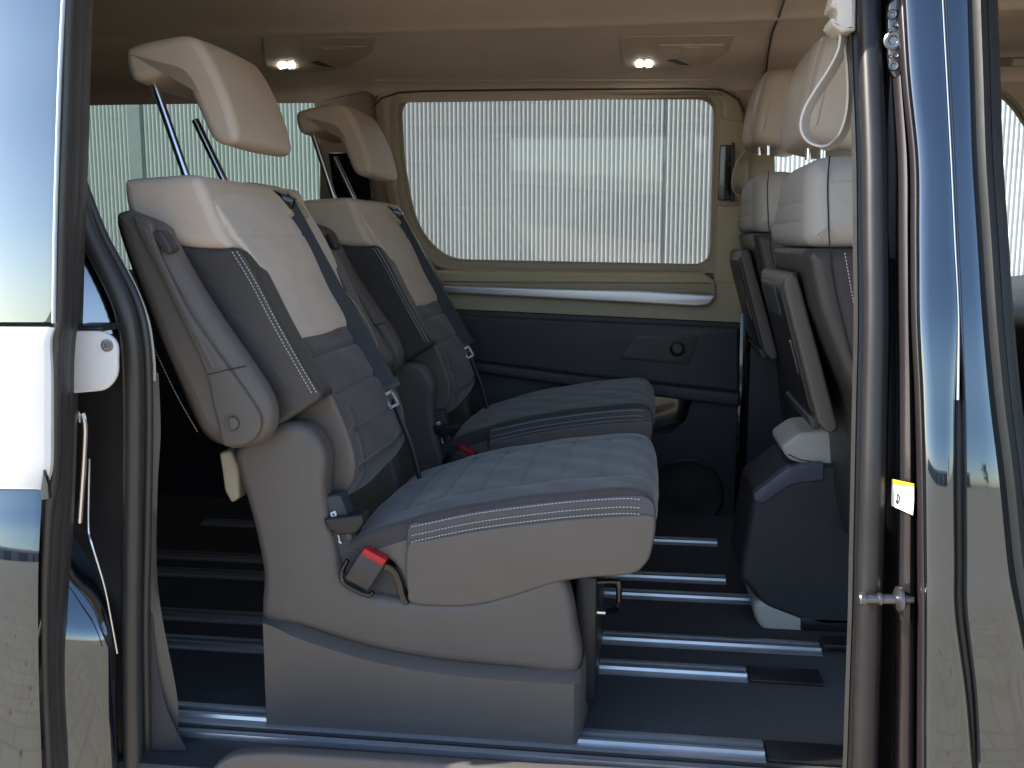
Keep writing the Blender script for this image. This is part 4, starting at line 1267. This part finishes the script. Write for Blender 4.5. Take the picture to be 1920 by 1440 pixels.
# ------------------------------------------------------------------ front seats seen from behind
def make_front():
    y0 = 1.65
    s = empty('front_seat', (.62, y0 + .27, 0), 'x', 'seat', 'front seats')
    yl = y0
    upr = [(1512, 400), (1511, 350), (1514, 318), (1530, 296), (1560, 288), (1700, 288), (1760, 340), (1780, 466), (1511, 464)]
    upc = fillet(L([(1510, 465), (1510, 345), (1516, 312), (1540, 291), (1630, 288), (1658, 330), (1666, 466)], y0), .03, 6)
    rail_ = X(0, 400, y0 + .1)[1], X(0, 436, y0 + .1)[1]

    def gro(x, z, t):
        wz = min(1, max(0, (z - X(0, 430, y0)[1]) / (X(0, 300, y0)[1] - X(0, 430, y0)[1])))
        d = -.012 * max(0, (t - .78) / .22) ** 2 - .062 * wz * max(0, (t - .45) / .55) ** 2.2
        d -= .006 * max(0, (.08 - t) / .08) ** 2
        if .08 < t < .95:
            for g in (X(0, 384, y0)[1], X(0, 418, y0)[1]):
                q = (z - g) / .0032
                d -= .0018 * math.exp(-q * q)
        return d
    bk = soft('backrest', upc, y0, y0 + .53, M['beige_grey'], s, r=.035, N=260, S=34, disp=gro)
    lo = [(1511, 466), (1514, 480), (1535, 580), (1570, 672), (1605, 752), (1634, 900), (1640, 1005), (1660, 1115), (1770, 1140), (1806, 1010), (1756, 800), (1700, 600), (1666, 466)]
    loc = fillet(L(lo, y0), .012, 4)
    soft('lower_backrest', loc, y0 + .001, y0 + .529, M['dark_leather'], bk, r=.020, N=200, S=20, disp=lambda x, z, t: -.03 * max(0, (t - .75) / .25) ** 2)
    # side seam, edge piping
    stitches('stitching', catmull([P3(px, py, y0 - .001) for px, py in ((1584, 474), (1592, 520), (1601, 570), (1612, 620))], 6, closed=False), M['thread'], s)
    put('backrest_seam', tube_me(catmull([P3(px, py, y0 - .0005) for px, py in ((1556, 292), (1552, 340), (1553, 400), (1556, 462), (1566, 540), (1590, 640), (1614, 730))], 6, closed=False), .0012, 6), M['black'], bk)
    # folding tray on the back
    yt0, yt1 = y0 + .10, y0 + .46
    tr = [(1420, 512), (1428, 509), (1440, 514), (1462, 560), (1505, 680), (1520, 740), (1560, 790), (1566, 810), (1548, 800), (1505, 768), (1490, 735), (1440, 600), (1424, 545)]

    def Q(px, py, y):
        return X(px, py, y)
    # side outline measured at its near edge
    near = [(1483, 512), (1490, 506), (1502, 511), (1560, 790), (1563, 810), (1548, 806), (1500, 690)]
    pa = P3(1485, 512, yt0); pb = P3(1563, 812, yt0)
    ax = (pb - pa); L_ = ax.length; ax.normalize()
    nx = Vector((-ax.z, 0, ax.x))
    if nx.x > 0: nx = -nx
    A = lambda u, w: ((pa + ax * (u * L_) + nx * w).x, (pa + ax * (u * L_) + nx * w).z)
    fr = soft_me(fillet([A(0, -.008), A(0, .010), A(.06, .019), A(.92, .021), A(1, .008), A(1, -.010), A(.5, -.010)], .006), yt0, yt1, r=.006, N=120, S=10)
    ty = put('folding_tray', fr, M['taupe'], s)
    put('tray_face', soft_me(fillet([A(.05, .015), A(.05, .0225), A(.12, .0255), A(.82, .0275), A(.9, .0245), A(.9, .015)], .003), yt0 + .02, yt1 - .05, r=.003, N=80, S=6), M['black'], ty)
    put('tray_slot', soft_me(fillet([A(.07, .020), A(.07, .0275), A(.26, .0285), A(.26, .020)], .002), yt0 + .08, yt1 - .10, r=.002, N=60, S=6), M['navy_trim'], ty)
    put('tray_latch', soft_me(fillet([A(.40, .020), A(.40, .0295), A(.62, .0300), A(.62, .020)], .002), yt0 + .035, yt0 + .042, r=.002, N=60, S=4), M['gloss_black'], ty)
    put('tray_foot', soft_me(fillet([A(.90, .010), A(.90, .030), A(.99, .026), A(1.0, .012)], .003), yt0 + .06, yt1 - .01, r=.004, N=60, S=6), M['band_leather'], ty)
    # headrest
    yh = y0 + .12
    hp = [(1497, 232), (1500, 200), (1516, 130), (1530, 84), (1548, 60), (1590, 54), (1660, 60), (1690, 90), (1690, 240), (1640, 285), (1560, 274), (1505, 262)]
    hpc = fillet(L(hp, yh), .02, 5)
    hh = soft('headrest', hpc, yh, yh + .27, M['beige_head'], s, r=.03, N=170, S=14, disp=lambda x, z, t: .003 * math.sin(math.pi * t))
    put('headrest_seam', tube_me(catmull([P3(px, py, yh - .0015) for px, py in ((1542, 70), (1526, 120), (1514, 180), (1512, 250))], 6, closed=False), .0012, 6), M['beige_head'], hh)
    for yy, px in ((yh + .03, 1544), (yh + .085, 1512 + 6), (yh + .17, 1490)):
        if px == 1490: continue
        put('headrest_post', tube_me([P3(px, 245, yy), P3(px - 2, 300, yy)], .0062, 14), M['chrome'], hh)
    # seat cushion and plinth in front
    put('seat_cushion', box_me(.52, 1.15, y0 + .02, y0 + .51, .26, .42, .04), M['dark_leather'], s)
    put('seat_plinth', box_me(.60, 1.05, y0 + .06, y0 + .46, 0.0, .27, .02), M['taupe'], s)
    return s


M['beige_grey'] = mat('light_grey_leather', (.40, .39, .375), .5, var=.04, bump=.3, bscale=650, wear=.06)
M['beige_head'] = mat('light_headrest_leather', (.50, .44, .385), .45, var=.04, bump=.3, bscale=650, wear=.06)
fs = make_front()
fs['label'] = 'near front seat seen from behind, with dark folding tray and pale headrest'
fs2 = copy_tree(fs)
fs2['label'] = 'far front seat seen from behind, half hidden by the near front seat'
fs2.location = fs.location + Vector((0.0, .82, .032))
for ch in fs2.children:                                  # this seat is set higher, its headrest pulled out further
    if ch.name.startswith('headrest'):
        ch.location.z += .045
for ch in fs2.children:
    if ch.name.startswith('seat_plinth'):
        ch.location.z -= .032

# ------------------------------------------------------------------ console box between the seats
yc0 = 2.02
con = empty('centre_console', (.33, yc0 + .14, 0), 'dark angular console box with a cream lid and a foot coloured as if sunlit, behind the front seats', 'console')
bodyp = [(1413, 928), (1478, 880), (1530, 872), (1640, 872), (1660, 1180), (1540, 1180), (1436, 1140), (1386, 1082)]
put('console_body', soft_me(fillet(L(bodyp, yc0), .012, 5), yc0, yc0 + .26, r=.014, N=160, S=8), M['navy_trim'], con)
put('console_top_band', plate_me(fillet(L([(1412, 926), (1478, 876), (1530, 868), (1545, 868), (1545, 900), (1484, 908), (1432, 944), (1414, 940)], yc0), .006), yc0 - .004, yc0 + .03, .004), mat('blue_grey_console_trim', (.10, .115, .15), .35), con)
cc = [(1399, 905), (1474, 858), (1482, 876), (1412, 926)]
put('console_tray', plate_me(fillet(L([(1404, 918), (1474, 868), (1486, 872), (1486, 884), (1414, 934)], yc0 + .06), .006), yc0 + .03, yc0 + .22, .004), M['black'], con)
put('console_lid', soft_me(fillet(L([(1466, 836), (1500, 812), (1560, 806), (1640, 806), (1640, 876), (1520, 874), (1482, 864), (1470, 852)], yc0 + .02), .010, 5), yc0 + .02, yc0 + .20, r=.008, N=120, S=6), M['cream'], con)
put('lid_seam', tube_me([P3(px, py, yc0 + .0195) for px, py in ((1478, 852), (1500, 862), (1540, 868))], .0012, 6), M['black'], con)
put('console_foot', soft_me(fillet(L([(1412, 1128), (1414, 1162), (1434, 1188), (1560, 1222), (1640, 1228), (1640, 1130)], yc0), .02, 5), yc0 + .004, yc0 + .25, r=.012, N=120, S=6), M['cream'], con)  # cream colour stands in for direct sun on darker plastic
put('console_plinth', box_me(X(1500, 1200, yc0)[0], X(1640, 1200, yc0)[0], yc0 + .0, yc0 + .24, 0.0, .03, .004), M['black'], con)
put('console_latch', box_me(X(1545, 1222, 1.9)[0], X(1600, 1222, 1.9)[0], 1.90, 1.95, .011, .022, .003), M['black'], con)

# ------------------------------------------------------------------ hanging grab loops
def loop(px_path, y, w, name, label, matl):
    pth = catmull([P3(px, py, y + (.012 if i > len(px_path) / 2 else 0)) for i, (px, py) in enumerate(px_path)], 8, closed=False)
    v, f = [], []
    n = len(pth)
    for i, c in enumerate(pth):
        t = (pth[min(i + 1, n - 1)] - pth[max(i - 1, 0)]).normalized()
        nn = t.cross(Vector((0, 1, 0))).normalized()
        wy = Vector((.55, .83, 0)); wy = (wy - t * wy.dot(t)).normalized(); nn = t.cross(wy)
        for a, b_ in ((-1, -1), (1, -1), (1, 1), (-1, 1)):
            v.append(c + wy * (w * a) + nn * (.0016 * b_))
    for i in range(n - 1):
        for k in range(4):
            f.append((i * 4 + k, i * 4 + (k + 1) % 4, (i + 1) * 4 + (k + 1) % 4, (i + 1) * 4 + k))
    f += [(0, 1, 2, 3), tuple((n - 1) * 4 + k for k in range(4))]
    return put(name, from_faces(v, f), matl, van, label, ang=40)


gl = loop([(1582, 62), (1578, 95), (1560, 132), (1534, 172), (1514, 208), (1508, 240), (1520, 264), (1545, 274), (1572, 262), (1588, 232), (1595, 190), (1594, 130), (1588, 80), (1585, 62)], 1.50, .012, 'grab_strap', 'cream webbing grab loop hanging beside the near front headrest', M['strap'])
gm_ = put('strap_mount', plate_me(fillet(L([(1562, -20), (1600, -20), (1600, 62), (1574, 66), (1555, 52), (1553, 38), (1562, 44), (1566, 30), (1564, 22), (1552, 18), (1556, 6)], 1.49), .003), 1.47, 1.53, .005), M['strap'], gl)
loop([(1410, 262), (1402, 285), (1388, 305), (1380, 330), (1380, 352), (1388, 364), (1400, 360)], YF - .09, .020, 'grab_strap', 'beige webbing loop on the far pillar', M['belt_cream'])
